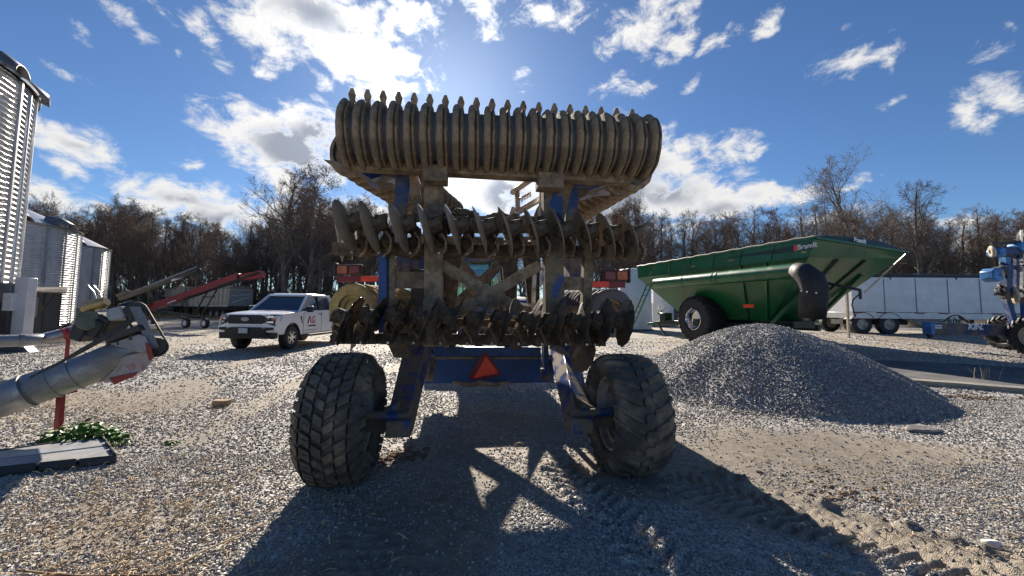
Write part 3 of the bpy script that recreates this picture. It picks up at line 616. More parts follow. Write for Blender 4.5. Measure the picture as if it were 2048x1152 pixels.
# ---- lift arms, axle, rear beam
YA=.32
def lug_plate(name, pts, off, material, parent=har, bevel=.006, smooth=35): 
    mb=MB(); mb.prism(pts,off); return mb.build(name,material,parent,bevel=bevel,smooth=smooth)
for (t0,b0,sx) in (((838,690),(800,850),-1),((1125,690),(1158,845),1)):
    a=Lc(*t0,2.0); b=Lc(*b0,-.02)
    mb=MB(); mb.bar(a,b,.30,.28,up=(0,1,0),w2=.20,h2=.19)
    arm=mb.build('lift_arm',m_mudblue2,har,bevel=.012)
    mb=MB(); e=b+(b-a).normalized()*.02; mb.box(e,(.215,.21,.14)); mb.build('arm_foot',m_mudblue2,arm,bevel=.01)
    mb=MB(); q=b+(a-b).normalized()*.12
    mb.prism([q+Vector((sx*.02,-.05,.16)),q+Vector((sx*.34,-.05,-.02)),q+Vector((sx*.34,-.05,-.10)),q+Vector((sx*.02,-.05,-.12))],(0,.14,0))
    mb.cyl(Vector((b.x,0,TR-.02)),Vector((sx*1.25,0,TR)),.042,16); mb.build('axle_stub',m_mudblue2,har,bevel=.006)
    mb=MB(); mb.prism([Lc(t0[0]-30 if sx<0 else t0[0]+32,684,.55),Lc(t0[0]-62 if sx<0 else t0[0]+62,690,.55),Lc(t0[0]-50 if sx<0 else t0[0]+48,716,.55),Lc(t0[0]-22 if sx<0 else t0[0]+24,716,.55)],(0,.12,0)); mb.build('pivot_bracket',m_mud,har,bevel=.006)
# main box beam y 712..765, slimmer beam above 694..712
def beam(name, p0, p1, yl, hpx, depth, material, parent=har, bevel=.008):
    a=Lc(p0[0],p0[1],yl); b=Lc(p1[0],p1[1],yl); k=(Vector((0,0,CAMH))-HM@a).length/FPX*hpx
    mb=MB(); k=abs(Lc(p0[0],p0[1]+hpx/2,yl).z-Lc(p0[0],p0[1]-hpx/2,yl).z); mb.bar(a+Vector((0,depth/2,0)),b+Vector((0,depth/2,0)),depth,k); return mb.build(name,material,parent,bevel=bevel)
bm_=beam('rear_beam',(850,741),(1108,739),2.45,54,.3,m_bluebeam); beam('cross_tube',(868,704),(1082,704),2.4,19,.12,m_bluebeam)
beam('beam_cap',(846,716),(1112,716),2.43,5,.02,m_mud,bm_,.002)
for x in (847,1104):
    a=Lc(x,735,2.0); mb=MB(); mb.cyl(a+Vector((-.14,.1,0)),a+Vector((.14,.1,0)),.12,20); mb.cyl(a+Vector((-.16,.1,0)),a+Vector((.16,.1,0)),.055,12); mb.build('pivot_tube',m_bluedirty,har)
for x0 in (856,1090):
    a=Lc(x0,690,1.9); b=Lc(x0+1,750,1.9); mb=MB(); mb.bar(a,b,.07,.2,up=(0,1,0)); mb.cyl(b+Vector((-.07,0,.01)),b+Vector((.07,0,.01)),.09,14); mb.build('lift_link',m_bluedirty,har,bevel=.008)
mb=MB(); mb.tube([Lc(905,764,2.1),Lc(940,770,2.05),Lc(960,766,2.0),Lc(990,770,2.0),Lc(1020,764,2.1)],[.018,.03,.04,.03,.015],8); mb.build('mud_clump',m_mud,har)
# slow vehicle sign
yl=2.36; tri=[Lc(972,705,yl),Lc(1003,745,yl),Lc(1002,752,yl),Lc(942,761,yl),Lc(938,752,yl),Lc(966,706,yl)]
mb=MB(); mb.prism(tri,(0,.012,0)); sg=mb.build('slow_vehicle_sign',m_dred,har,smooth=0)
mb=MB(); mb.prism([p-Vector((0,.004,0)) for p in (Lc(972,713,yl),Lc(996,746,yl),Lc(985,749,yl),Lc(965,752,yl),Lc(947,757,yl))],(0,.003,0)); mb.build('sign_face',m_red,sg,smooth=0)
# ---- posts and frames
def post(name, p0, p1, yl, w, d, material, yl1=None, w2=None, bevel=.008, parent=har):
    a=Lc(*p0,yl); b=Lc(*p1,yl if yl1 is None else yl1); mb=MB(); mb.bar(a,b,w,d,up=(0,1,0),w2=w2); return mb.build(name,material,parent,bevel=bevel)
Y1=.36
post('inner_post',(868,640),(868,338),Y1,.185,.16,m_mud); post('inner_post',(1109,690),(1102,345),Y1+.02,.20,.16,m_mudblue)
post('inner_post_foot',(868,692),(868,600),Y1-.01,.20,.18,m_mud)
post('outer_post',(768,665),(768,500),Y1+.05,.085,.14,m_bluebeam); post('outer_post_flange',(784,655),(785,500),Y1+.02,.06,.03,m_mud,bevel=.003)
post('outer_post',(1168,690),(1176,500),Y1+.05,.10,.12,m_mud)
for a,b,y in (((790,560),(852,560),33),((1112,566),(1166,567),26)): beam('post_brace',a,b,Y1+.02,y,.08,m_mud,bevel=.004)
beam('post_brace',(790,640),(1170,652),Y1+.1,14,.06,m_grime,bevel=.003)
# the X brace
YX=Y1-.04
for a,b in (((880,528),(1075,640)),((884,642),(1080,530))):
    p=Lc(*a,YX); q=Lc(*b,YX); mb=MB(); mb.bar(p,q,.115,.014,up=(0,1,0)); mb.build('x_brace',m_mud,har,bevel=.003); YX+=.016
mb=MB(); c=[Lc(*p,YX-.045) for p in ((950,590),(975,576),(995,580),(1015,594),(1000,612),(975,620),(955,610))]; mb.prism(c,(0,.012,0)); mb.build('gusset_plate',m_mud,har,bevel=.003)
# upper slanted blue plates
post('upper_strut',(800,440),(808,352),Y1+.12,.12,.10,m_bluedirty,w2=.16); lug_plate('strut_flange',[Lc(*p,Y1+.02) for p in ((818,350),(836,352),(848,440),(826,445))],(0,.05,0),m_mud)
post('upper_strut',(1139,498),(1143,375),Y1+.14,.13,.10,m_bluedirty); lug_plate('strut_flange',[Lc(*p,Y1+.04) for p in ((1124,348),(1152,352),(1138,400),(1126,450),(1116,448),(1117,400))],(0,.05,0),m_mud)
lug_plate('roller_bracket',[Lc(*p,Y1+.10) for p in ((700,332),(830,336),(834,350),(816,362),(770,352),(742,358))],(0,.5,0),m_mudblue2)
lug_plate('roller_bracket',[Lc(*p,Y1+.10) for p in ((1148,352),(1262,352),(1250,366),(1215,368),(1180,380),(1165,372),(1140,370))],(0,.5,0),m_mudblue2)
lug_plate('end_scraper',[Lc(*p,Y1) for p in ((646,318),(672,322),(700,330),(702,345),(672,338))],(0,.04,0),m_mud); lug_plate('end_scraper',[Lc(*p,Y1) for p in ((1212,352),(1240,355),(1240,380),(1258,389),(1228,391),(1216,378))],(0,.04,0),m_mud)
# the roller beam with curved guard
ra=Lc(690,326,.16); rb=Lc(1262,358,.16)
mb=MB(); mb.bar(ra+Vector((0,.08,.02)),rb+Vector((0,.08,.02)),.16,.12); rbm=mb.build('roller_beam',m_mud,har,bevel=.012)
mb=MB(); mb.box(Lc(870,346,.12)+Vector((0,.08,0)),(.24,.2,.16)); mb.build('beam_clamp',m_mud,rbm,bevel=.01); mb=MB(); mb.box(Lc(1102,360,.12)+Vector((0,.08,0)),(.26,.2,.16)); mb.build('beam_clamp',m_mud,rbm,bevel=.01)
# ---- main roller
def roller(c0, c1, n, rr, rd, ringm, drumm, name='packer_roller', prof=None, parent=har, seg=56, endcap=True, wid=.056):
    c0=Vector(c0); c1=Vector(c1); ax=(c1-c0).normalized(); Lh=(c1-c0).length; mb=MB()
    mb.lathe(c0,ax,[(0,rd-.05),(0,rd),(Lh,rd),(Lh,rd-.05)],seg)
    mb.lathe(c0,ax,[(.03,.05),(.03,rd)],seg); mb.lathe(c0,ax,[(Lh-.03,.05),(Lh-.03,rd)],seg); mb.cyl(c0-ax*.08,c1+ax*.08,.04,12)
    ro=mb.build(name,drumm,parent); q=ring_mesh(rr,rd,wid,ax)
    for i in range(n):
        o=bpy.data.objects.new('ring',q[i%len(q)]); col.objects.link(o); o.parent=ro; o.location=c0+ax*(Lh*i/(n-1)); o['_m']=1
        del o['_m']; 
        if not q[i%len(q)].materials: q[i%len(q)].materials.append(ringm)
    return ro
def ring_mesh(rr,rd,wd,ax,seg=72):
    out=[]
    for sd in range(4):
        mb=MB(); prof=[(-wd,rd-.004),(-wd,rr-.045),(-wd*.86,rr-.022),(-wd*.55,rr-.004),(-wd*.2,rr),(wd*.05,rr-.008),(wd*.22,rr-.04),(wd*.30,rr-.058),(wd*.38,rr-.04),(wd*.52,rr-.022),(wd*.8,rr-.024),(wd*.97,rr-.048),(wd*1.02,rd-.004)]
        mb.lathe((0,0,0),ax,prof,seg)
        vs=[]
        for v in mb.v:
            v=Vector(v); rad=v-ax*v.dot(ax); 
            if rad.length>rd+.01:
                nn=mnoise.noise(v*9+Vector((sd*9,0,0)))*.010+mnoise.noise(v*26+Vector((0,sd*5,0)))*.005
                v=v+rad.normalized()*nn+ax*mnoise.noise(v*7+Vector((0,0,sd*4)))*.006
            vs.append(v)
        mb.v=vs; o=mb.build('ring',[],None,smooth=55); me=o.data; bpy.data.objects.remove(o); out.append(me)
    return out
YR=.16; RR=.330; RD=.252
rc0=Lc(701,271,YR); rc1=Lc(1289,297,YR)
main=roller(rc0,rc1,21,RR,RD,m_mud,m_greyblue,'main_roller')
# scraper teeth above the roller
mb0=None
ax=(rc1-rc0).normalized(); pitch=(rc1-rc0).length/20
mb=MB(); mb.bar(rc0+Vector((0,.47,.17)),rc1+Vector((0,.47,.17)),.08,.08); sbm=mb.build('scraper_bar',m_mud,har,bevel=.008)
for i in range(19):
    fx=704+(1265-704)*i/18; fy=176+(218-176)*i/18
    t=Lc(fx,fy,YR+.16)
    mb=MB(); w1,w2,w3=.014,.038,.020; dz=[0,-.065,-.14,-.25]; dy=[0,.006,.02,.10]
    out=[(w1,0),(w2,1),(w3,2),(w3,3)]
    Pn=[t+Vector((-a,dy[k],dz[k])) for a,k in out]+[t+Vector((a,dy[k],dz[k])) for a,k in reversed(out)]
    mb.add(Pn+[p+Vector((0,.012,0)) for p in Pn],[(0,1,6,7),(1,2,5,6),(2,3,4,5),(8,15,14,9),(9,14,13,10),(10,13,12,11)]+[(j,(j+1)%8,8+(j+1)%8,8+j) for j in range(8)])
    b0=t+Vector((0,.10,-.24)); mb.bar(b0,Vector((t.x,rc0.y+.47,rc0.z+.12)),.03,.012)
    # curved shank on the sunny side of the tooth
    mb.prism([t+Vector((.0,.015,-.03)),t+Vector((.0,.02,-.20)),t+Vector((.0,.22,-.16))],(.012,0,0))
    mb.build('scraper_tooth',m_mud,sbm,smooth=30)
# ---- disc gangs
def disc_mesh(name, r, dish, thick, notched, material, seg=48, amp=.03, seed=0):
    mb=MB(); rings=[0.05,.12,r*.45,r*.7,r*.88,r]; vs=[];fs=[]
    rn=random.Random(seed)
    for side in (0,1):
        for i,q in enumerate(rings):
            for k in range(seg):
                a=2*math.pi*k/seg; rad=q
                if i==len(rings)-1:
                    rad=q-(amp*(abs(math.sin(a*6+seed))**.6) if notched else 0)+.003*math.sin(a*17+seed)
                elif i==len(rings)-2 and notched: rad=q-amp*.6*(abs(math.sin(a*6+seed))**.6)
                x=dish*(1-(rad/r)**2)+(thick if side else 0)*(1 if i<len(rings)-1 else .25)
                if notched and i>=4: x+=.005*math.sin(a*12+seed)
                vs.append((x,math.cos(a)*rad,math.sin(a)*rad))
    n=len(rings)
    for side in (0,1):
        for i in range(n-1):
            for k in range(seg):
                a=side*n*seg+i*seg+k; b=side*n*seg+i*seg+(k+1)%seg; fs.append((a,b,b+seg,a+seg) if side else (a,a+seg,b+seg,b))
    for k in range(seg): a=(n-1)*seg+k; b=(n-1)*seg+(k+1)%seg; fs.append((a,b,b+n*seg,a+n*seg))
    mb.add(vs,fs); o=mb.build(name,material,None,smooth=50); me=o.data; bpy.data.objects.remove(o); return me
def hub_mesh(material,sgn):
    mb=MB(); mb.lathe((0,0,0),(1,0,0),[(-.02*sgn,.001),(-.02*sgn,.085),(.03*sgn,.09),(.05*sgn,.07),(.12*sgn,.062),(.14*sgn,.045),(.14*sgn,.001)],20)
    for k in range(5):
        a=k*1.2566; mb.cyl((-.035*sgn,math.cos(a)*.065,math.sin(a)*.065),(0,math.cos(a)*.065,math.sin(a)*.065),.011,6)
    mb.lump((.09*sgn,.02,.03),.075,sgn*3+5,.45,2,(1,.9,.8))
    o=mb.build('hub',material,None); me=o.data; bpy.data.objects.remove(o); return me
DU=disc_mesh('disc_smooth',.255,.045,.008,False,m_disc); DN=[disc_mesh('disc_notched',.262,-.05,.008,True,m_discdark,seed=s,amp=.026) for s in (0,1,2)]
HU=hub_mesh(m_grime,1); HN=hub_mesh(m_grime,-1)
rnd=random.Random(8)
def inst(name, me, parent, M):
    o=bpy.data.objects.new(name,me); col.objects.link(o); o.parent=parent; o.matrix_local=M; return o
def arm(name, pts, w, t, parent, material=m_mud):
    mb=MB()
    for a,b in zip(pts[:-1],pts[1:]): mb.bar(a,b,w,t,up=(1,0,0))
    return mb.build(name,material,parent,bevel=.004)
# upper gang : beam at y 500-520, discs leaning with their tops to the left
ub0=Lc(668,498,.40); ub1=Lc(1276,506,.40)
mb=MB(); mb.bar(ub0,ub1,.14,.12); ubm=mb.build('upper_gang_beam',m_grime,har,bevel=.01)
UX=[690,739,797,851,905,958,1010,1062,1112,1164,1210,1254]; UT=[398,401,402,405,406,408,411,412,414,418,422,425]
for i,x in enumerate(UX):
    c=Lc(x,UT[i]+53,.14); sl=R(17)
    M=Matrix.Translation(c)@Matrix.Rotation(-sl,4,'Y')@Matrix.Rotation(R(-4+rnd.uniform(-1.5,1.5)),4,'Z')
    d=inst('disc',DU,har,M); inst('hub',HU,d,Matrix.Translation((.03,0,0)))
    bp=ub0.lerp(ub1,(x+22-668)/608)
    h=c+Vector((.15,.02,-.03))
    mb=MB(); pts=[h,h+Vector((.05,.02,-.07)),h+Vector((.045,.04,-.15)),Vector((h.x-.01,bp.y-.09,bp.z-.04)),Vector((h.x-.05,bp.y-.08,bp.z-.09))]
    for a,b in zip(pts[:-1],pts[1:]): mb.bar(a,b,.055,.022,up=(1,0,0))
    ar=mb.build('disc_arm',m_mud,har,bevel=.004)
    mb=MB(); mb.lump(h+Vector((.0,.10,.0)),.055,i+3,.5,2,(1,.9,1.1)); mb.lump(h+Vector((-.02,.14,-.08)),.06,i+33,.45,2); mb.lump(Vector((h.x-.02,bp.y-.03,bp.z-.0)),.065,i+60,.4,2,(1.3,1,.8))
    mb.box(Vector((h.x+.01,bp.y-.02,bp.z+.01)),(.11,.18,.10),(.1,0,.1)); mb.build('caked_mud',m_grime,ar)['kind']='stuff'
    mb=MB(); a=bp+Vector((-.02,-.11,-.05)); 
    mb.cyl(a,a+Vector((0,-.03,0)),.014,6)
    mb.build('clamp_bolt',m_steel,ar)
# lower gang : beam y 662-690, notched discs leaning with their tops to the right
lb0=Lc(672,676,.34); lb1=Lc(1182,681,.34)
mb=MB(); mb.bar(lb0,lb1,.14,.10); lbm=mb.build('lower_gang_beam',m_grime,har,bevel=.01)
LX=[702,752,806,858,912,966,1016,1070,1117,1166,1208,1250]
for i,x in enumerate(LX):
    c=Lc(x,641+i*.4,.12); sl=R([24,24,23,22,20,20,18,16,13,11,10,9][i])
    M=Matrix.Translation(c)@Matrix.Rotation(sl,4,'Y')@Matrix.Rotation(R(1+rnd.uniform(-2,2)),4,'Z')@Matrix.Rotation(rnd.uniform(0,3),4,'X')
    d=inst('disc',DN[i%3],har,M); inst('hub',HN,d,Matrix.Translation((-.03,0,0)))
    t=min(1,max(0,(x-8-672)/510)); bp=lb0.lerp(lb1,t)
    h=c+Vector((-.15,.02,0)); X_=min(h.x,lb1.x)
    mb=MB(); pts=[h,h+Vector((-.03,.04,-.06)),Vector((X_+.02,bp.y-.08,bp.z+.06)),Vector((X_+.05,bp.y-.08,bp.z-.04))]
    for a,b in zip(pts[:-1],pts[1:]): mb.bar(a,b,.06,.022,up=(1,0,0))
    ar=mb.build('disc_arm',m_mud,har,bevel=.004)
    mb=MB(); mb.lump(h+Vector((.02,.12,.0)),.05,i+103,.5,2); mb.lump(h+Vector((.04,.16,-.08)),.06,i+133,.45,2); mb.lump(Vector((X_-.02,bp.y-.03,bp.z+.0)),.06,i+160,.4,2,(1.3,1,.9))
    mb.prism([Vector((X_-.07,.24,bp.z-.05)),Vector((X_+.13,.24,bp.z-.05)),Vector((X_+.10,.24,bp.z+.13)),Vector((X_-.05,.24,bp.z+.12))],(0,.012,0)); mb.build('caked_mud',m_grime,ar)['kind']='stuff'
    mb=MB(); mb.cyl(Vector((X_,.235,bp.z-.03)),Vector((X_,.20,bp.z-.03)),.014,6)
    mb.build('clamp_bolt',m_steel,ar)
# second discs peeping out behind at the ends
for x,y,me_,yl_,sl in ((676,478,DU,.75,12),(1165,700,DN[1],.55,-10),(720,660,DN[0],.7,-20),(905,655,DN[1],.8,-20),(1040,660,DN[2],.8,-16)):
    c=Lc(x,y,yl_); inst('disc',me_,har,Matrix.Translation(c)@Matrix.Rotation(R(-sl),4,'Y')@Matrix.Rotation(R(18),4,'Z'))
# clod covered bar between the posts
a=Lc(888,449,.45); b=Lc(1078,450,.45); mb=MB(); mb.bar(a,b,.12,.17)
bar_=mb.build('rear_toolbar',m_mud,har,bevel=.01); mb=MB()
for px,py,r_ in ((885,452,.07),(902,428,.06),(925,425,.075),(948,430,.06),(985,430,.05),(1000,428,.055),(1030,434,.055),(1055,436,.06),(1082,440,.07),(970,440,.05),(895,446,.07),(1020,440,.04)): 
    mb.lump(Lc(px,py+4,.45),r_*1.1,px,.4,3,(1.35,1,.75))
mb.build('mud_clods',m_grime,bar_)
# mechanism mass under the upper gang (brackets hanging)
mb=MB(); rr_=random.Random(2)
for k in range(34):
    px=700+k*16.5; c=Lc(px,rr_.uniform(494,508),rr_.uniform(.45,.7)); mb.box(c,(rr_.uniform(.04,.12),rr_.uniform(.05,.15),rr_.uniform(.08,.16)),(rr_.uniform(-.3,.3),0,rr_.uniform(-.4,.4)))
mb.build('spring_housings',m_grime,har,bevel=.006)
mb=MB()
for k in range(20):
    px=700+k*24; c=Lc(px,rr_.uniform(628,676),rr_.uniform(.42,.8)); mb.box(c,(rr_.uniform(.03,.08),rr_.uniform(.05,.15),rr_.uniform(.05,.16)),(rr_.uniform(-.4,.4),rr_.uniform(-.3,.3),rr_.uniform(-.5,.5)))
mb.build('spring_housings',m_grime,har,bevel=.006)
# bright lever linkage at upper right
wl=[Lc(*p,.8) for p in ((1033,418),(1086,388),(1086,398),(1036,428))]; mb=MB(); mb.prism(wl,(0,.14,0)); mb.build('lift_lever',m_steel,har,bevel=.004)
mb=MB(); mb.bar(Lc(1026,384,.8),Lc(1074,352,.8),.07,.05,up=(0,0,1)); mb.cyl(Lc(1026,384,.74),Lc(1026,384,.95),.035,12); mb.bar(Lc(1034,376,.85),Lc(1036,430,.85),.05,.08,up=(0,1,0)); mb.bar(Lc(1028,416,.78),Lc(1020,440,.78),.06,.09,up=(0,1,0)); mb.build('linkage',m_steel,har,bevel=.006)
mb=MB(); mb.bar(Lc(1083,350,.62),Lc(1081,440,.62),.04,.05,up=(0,1,0)); mb.build('linkage_rail',m_steel,har,bevel=.003)
mb=MB(); sp_=[]; a=Lc(1040,400,.84); b=Lc(1062,388,.84)
for k in range(60): f=k/59; an=f*6.283*7; sp_.append(a.lerp(b,f)+Vector((0,math.cos(an)*.03,math.sin(an)*.03)))
mb.tube(sp_,.006,5); mb.build('coil_spring',m_brass,har)
# white sunlit cylinder rod inside the frame
mb=MB(); mb.bar(Lc(1069,548,1.2),Lc(1066,620,1.2),.05,.05,up=(0,1,0)); mb.bar(Lc(1040,608,1.2),Lc(1070,612,1.2),.04,.08,up=(0,1,0)); mb.build('guide_rail',m_steel,har,bevel=.004)
# hoses
for pts,r_ in (([(1115,425),(1122,436),(1134,452),(1138,470)],.012),([(860,430),(875,440),(880,460),(872,485)],.014),([(905,415),(893,440),(898,470)],.010),([(1010,640),(1000,610),(1003,588),(1018,576)],.013),([(790,620),(800,600),(815,612),(830,600)],.012)):
    mb=MB(); mb.tube([Lc(a,b,.30 if r_<.013 else .7) for a,b in pts],r_,7); mb.build('hydraulic_hose',m_rubberclean,har)
# ---- tail lamps on both sides
for (x0,y0,x1,y1,s0,s1,sy,sg) in ((672,530,725,549,676,760,558,-1),(1203,541,1256,562,1184,1250,569,1)):
    yl=1.25; a=Lc(x0,(y0+y1)/2,yl); b=Lc(x1,(y0+y1)/2,yl); hh=abs(Lc(x0,y0,yl).z-Lc(x0,y1,yl).z)
    mb=MB(); mb.bar(a,b,.08,hh*1.05); mb.box(a.lerp(b,0 if sg<0 else 1),(.03,.12,hh*1.4)); box_=mb.build('tail_lamp',m_dark,har,bevel=.008)
    for f0,f1,mm in (((.08,.47,m_orange),(.53,.93,m_redlens)) if sg<0 else ((.08,.48,m_redlens),(.53,.93,m_orange))):
        mb=MB(); mb.bar(a.lerp(b,f0)-Vector((0,.045,0)),a.lerp(b,f1)-Vector((0,.045,0)),.02,hh*.82); mb.build('lens',mm,box_,bevel=.008)
    a=Lc(s0,sy,yl); b=Lc(s1,sy,yl); mid=a.lerp(b,.55 if sg<0 else .5)
    mb=MB(); mb.bar(a,b,.03,hh*.62); bb=mb.build('marker_board',m_dred,har,bevel=.003)
    mb=MB(); mb.bar((mid if sg<0 else a)-Vector((0,.018,0)),(b if sg<0 else mid)-Vector((0,.018,0)),.005,hh*.55); mb.build('reflector',m_red,bb,smooth=0)
    e=b if sg<0 else a; mb=MB(); mb.bar(e+Vector((0,.04,0)),Lc(790 if sg<0 else 1165,sy,yl)+Vector((0,.04,0)),.04,.05); mb.build('lamp_bracket',m_bluedirty,har)
# ---- wings folded forward
def wing_roller(p0,Y0,p1,Y1_,n,rr,rd,ringm,drumm,name='wing_roller'):
    a=HMI@P(*p0,Y0); b=HMI@P(*p1,Y1_); return roller(a,b,n,rr,rd,ringm,drumm,name,seg=40,wid=.045)
wing_roller((712,300),4.35,(893,432),6.7,16,.33,.27,m_mud,m_mud); wing_roller((1258,330),4.75,(1102,440),7.0,16,.33,.27,m_mud,m_mud)
wing_roller((708,617),4.6,(800,612),6.3,12,.285,.17,m_sunlitmud,m_sunlitmud,'lower_wing_roller'); wing_roller((1222,626),5.6,(1120,610),8.3,18,.34,.2,m_greyblue,m_mud,'lower_wing_roller')
# wing frames and long members between (they also cast the long ground shadows)
def wb(p0,Y0,p1,Y1_,w,h,material,name='wing_frame'):
    a=HMI@P(*p0,Y0); b=HMI@P(*p1,Y1_); mb=MB(); mb.bar(a,b,w,h); return mb.build(name,material,har,bevel=.008)
wb((806,520),5.0,(880,545),8.0,.16,.5,m_bluedirty); wb((812,640),5.0,(880,625),8.2,.16,.4,m_grime); wb((1150,530),5.2,(1085,548),8.2,.14,.45,m_bluedirty); wb((1150,645),5.2,(1090,625),8.2,.2,.4,m_grime)
wb((840,612),5.2,(842,540),5.2,.2,.2,m_dark,'wing_cylinder')

# ---- added cross frame, plates shaped to cast the crossed shadow on the gravel
YP=7.1
def SH(px,py,Yp=YP):
    g=pt(px,py); s=(Yp-g.y)/SUN.y; return HMI@(g+SUN*s)
def plate(name, pts, mtl, Yp=YP, th=.03):
    mb=MB(); mb.prism([SH(a,b,Yp) for a,b in pts],(0,th,0)); return mb.build(name,mtl,har,bevel=.003)
plate('shadow_brace',[(925,893),(940,893),(1182,1040),(1151,1060),(951,940),(925,925)],m_mud)
plate('shadow_brace',[(1058,880),(1098,895),(1060,964),(1040,996),(985,1092),(966,993),(998,969),(1053,958)],m_mud,7.14)
plate('shadow_post',[(905,885),(930,885),(940,940),(956,993),(996,1090),(900,1100),(890,1000)],m_grime,7.18,.1)
plate('shadow_post',[(1090,895),(1125,895),(1262,1045),(1340,1130),(1340,1220),(1150,1220),(1150,1100),(1151,1060),(1182,1040)],m_grime,7.18,.1)
plate('shadow_bar',[(860,862),(1180,858),(1180,886),(860,891)],m_mud,7.22,.1)
plate('shadow_bar',[(880,1082),(1260,1062),(1330,1240),(860,1240)],m_grime,7.22,.1)
plate('shadow_plate',[(915,885),(915,1000),(915,1240),(640,1240),(700,1000),(790,930),(830,885)],m_grime,7.3,.1)
plate('shadow_plate',[(1165,892),(1262,1000),(1305,1050),(1350,1120),(1400,1240),(1620,1240),(1330,1000),(1200,892)],m_grime,7.3,.1)
# ================================================================ THE TRACTOR IN FRONT OF THE HARROW
TRM=HM@Matrix.Translation((.05,7.1,0)); tloc=TRM.translation
trac=empty('tractor',tloc,PSI,'blue tractor with a glass cab seen through the frame of the disc harrow','tractor')
mb=MB(); mb.box((0,.9,.95),(.7,2.2,.7)); mb.box((0,3.0,1.35),(.85,2.6,.9)); mb.box((0,-.25,.95),(1.1,.3,.55)); mb.build('body',m_bluedirty,trac,bevel=.04)
mb=MB(); mb.box((0,-.42,1.50),(2.1,.10,.22)); mb.build('rear_crossbar',m_bluedirty,trac,bevel=.01)
cab=MB()
for x in (-.72,.72):
    for y,x2 in ((.0,.62),(1.5,.66)): cab.bar((x,y,1.35),(x2*(1 if x>0 else -1),y+.08,2.78),.09,.09)
cab.box((0,.06,1.5),(1.5,.08,.35)); cab.box((0,.75,1.30),(1.45,1.5,.12)); cab.bar((.30,.02,1.6),(.28,.08,2.78),.06,.06)
cb=cab.build('cab',m_dark,trac,bevel=.01)
mb=MB(); mb.box((0,.75,2.86),(1.62,1.95,.18)); mb.build('cab_roof',m_bluedirty,trac,bevel=.05)
mb=MB(); mb.prism([(-.66,.05,1.68),(.66,.05,1.68),(.58,.10,2.76),(-.58,.10,2.76)],(0,.006,0)); mb.build('rear_window',m_cabglass,cb,smooth=0)
mb=MB(); mb.prism([(-.68,1.52,1.5),(.68,1.52,1.5),(.6,1.58,2.76),(-.6,1.58,2.76)],(0,.006,0)); mb.build('windscreen',m_cabglass,cb,smooth=0)
for s in(-1,1):
    mb=MB(); mb.prism([(s*.72,.1,1.5),(s*.72,1.5,1.5),(s*.63,1.5,2.76),(s*.63,.1,2.76)],(.006,0,0)); mb.build('side_window',m_cabglass,cb,smooth=0)
mb=MB(); mb.box((-.12,.6,1.75),(.5,.5,.14)); mb.box((-.12,.32,2.1),(.46,.14,.66)); mb.box((-.12,.32,2.5),(.28,.10,.2)); mb.build('seat',m_black,cb,bevel=.04)
mb=MB(); mb.lathe((-.12,1.15,2.05),(0,-.6,.8),[(-.015,.17),(0,.19),(.015,.17),(0,.15)],20,close=True); mb.cyl((-.12,1.2,1.6),(-.12,1.15,2.05),.03,8); mb.build('steering_wheel',m_black,cb)
for s in (-1,1):
    ty=tyre('tyre',m_rubberclean,(s*1.0,.35,.86),.86,.56,.42,'chevron',trac,lug=.05,seg=48); rim('rim',(s*1.0,.35,.86),.42,.56,m_rim,ty)
    mb=MB(); mb.lathe((s*.98,.35,.86),(1,0,0),[(-.30,.98),(.30,.98),(.30,1.0),(-.30,1.0)],24,close=True,ang=(-1.2,1.3)); mb.build('fender',m_bluedirty,trac)
    ty=tyre('tyre',m_rubberclean,(s*.95,3.4,.62),.62,.42,.3,'chevron',trac,lug=.04,seg=40)
    mb=MB(); mb.box((s*.92,-.1,1.72),(.30,.07,.12)); tl=mb.build('tail_lamp',m_black,trac,bevel=.01); mb=MB(); mb.box((s*.92,-.14,1.72),(.24,.01,.08)); mb.build('lens',m_redlens,tl,smooth=0)
yy=-.50; c=(-.38,yy,1.53); mb=MB(); mb.prism([(c[0]-.16,yy,1.40),(c[0]+.16,yy,1.40),(c[0]+.10,yy,1.57),(c[0]-.10,yy,1.57)],(0,.01,0)); mb.build('warning_sign',m_red,trac,smooth=0)
mb=MB(); mb.box((.62,-.52,1.36),(.05,.03,.16)); mb.build('red_marker',m_red,trac,smooth=0)
mb=MB(); mb.cyl((.80,1.9,1.4),(.80,1.9,2.75),.07,12); mb.build('exhaust',m_dark,trac)
for s in(-.32,.32):
    mb=MB(); mb.bar((s,-.5,1.2),(s*1.6,-1.3,.7),.07,.1); mb.build('hitch_arm',m_bluedirty,trac)
mb=MB(); mb.bar((0,-.4,.5),(0,-3.2,.42),.2,.2); mb.build('harrow_drawbar',m_bluedirty,har,bevel=.01).location=(.05,7.1,0)
# ================================================================ PICKUP
PX=-8.80; PY=13.35
pk=empty('pickup_truck',(PX,PY,gz(PX,PY)),R(-3.3),'white crew cab pickup truck with red and black lettering on its door','pickup truck'); pk.scale=(1,1,1.05)
HWP=1.0
def arc(cy,cz,r,a0,a1,n=12): return [(cy+r*math.cos(a0+(a1-a0)*k/n),cz+r*math.sin(a0+(a1-a0)*k/n)) for k in range(n+1)]
F1=.97; F2=4.66; AR=.475; WZ=.41
out=[(.10,.62),(.22,.52)]+[q for q in arc(F1,WZ,AR,math.pi*.93,0.07*math.pi)]+[(1.55,.46),(4.1,.46)]+arc(F2,WZ,AR,math.pi*.93,.07*math.pi)+[(5.8,.60),(5.89,.72),(5.88,1.34),(4.10,1.345),(4.05,1.27),(1.45,1.245),(1.0,1.235),(.5,1.20),(.16,1.12),(.05,.95)]
mb=MB()
for s in (-1,1): mb.prism([(s*HWP,y,z) for y,z in out],(-s*.05,0,0))
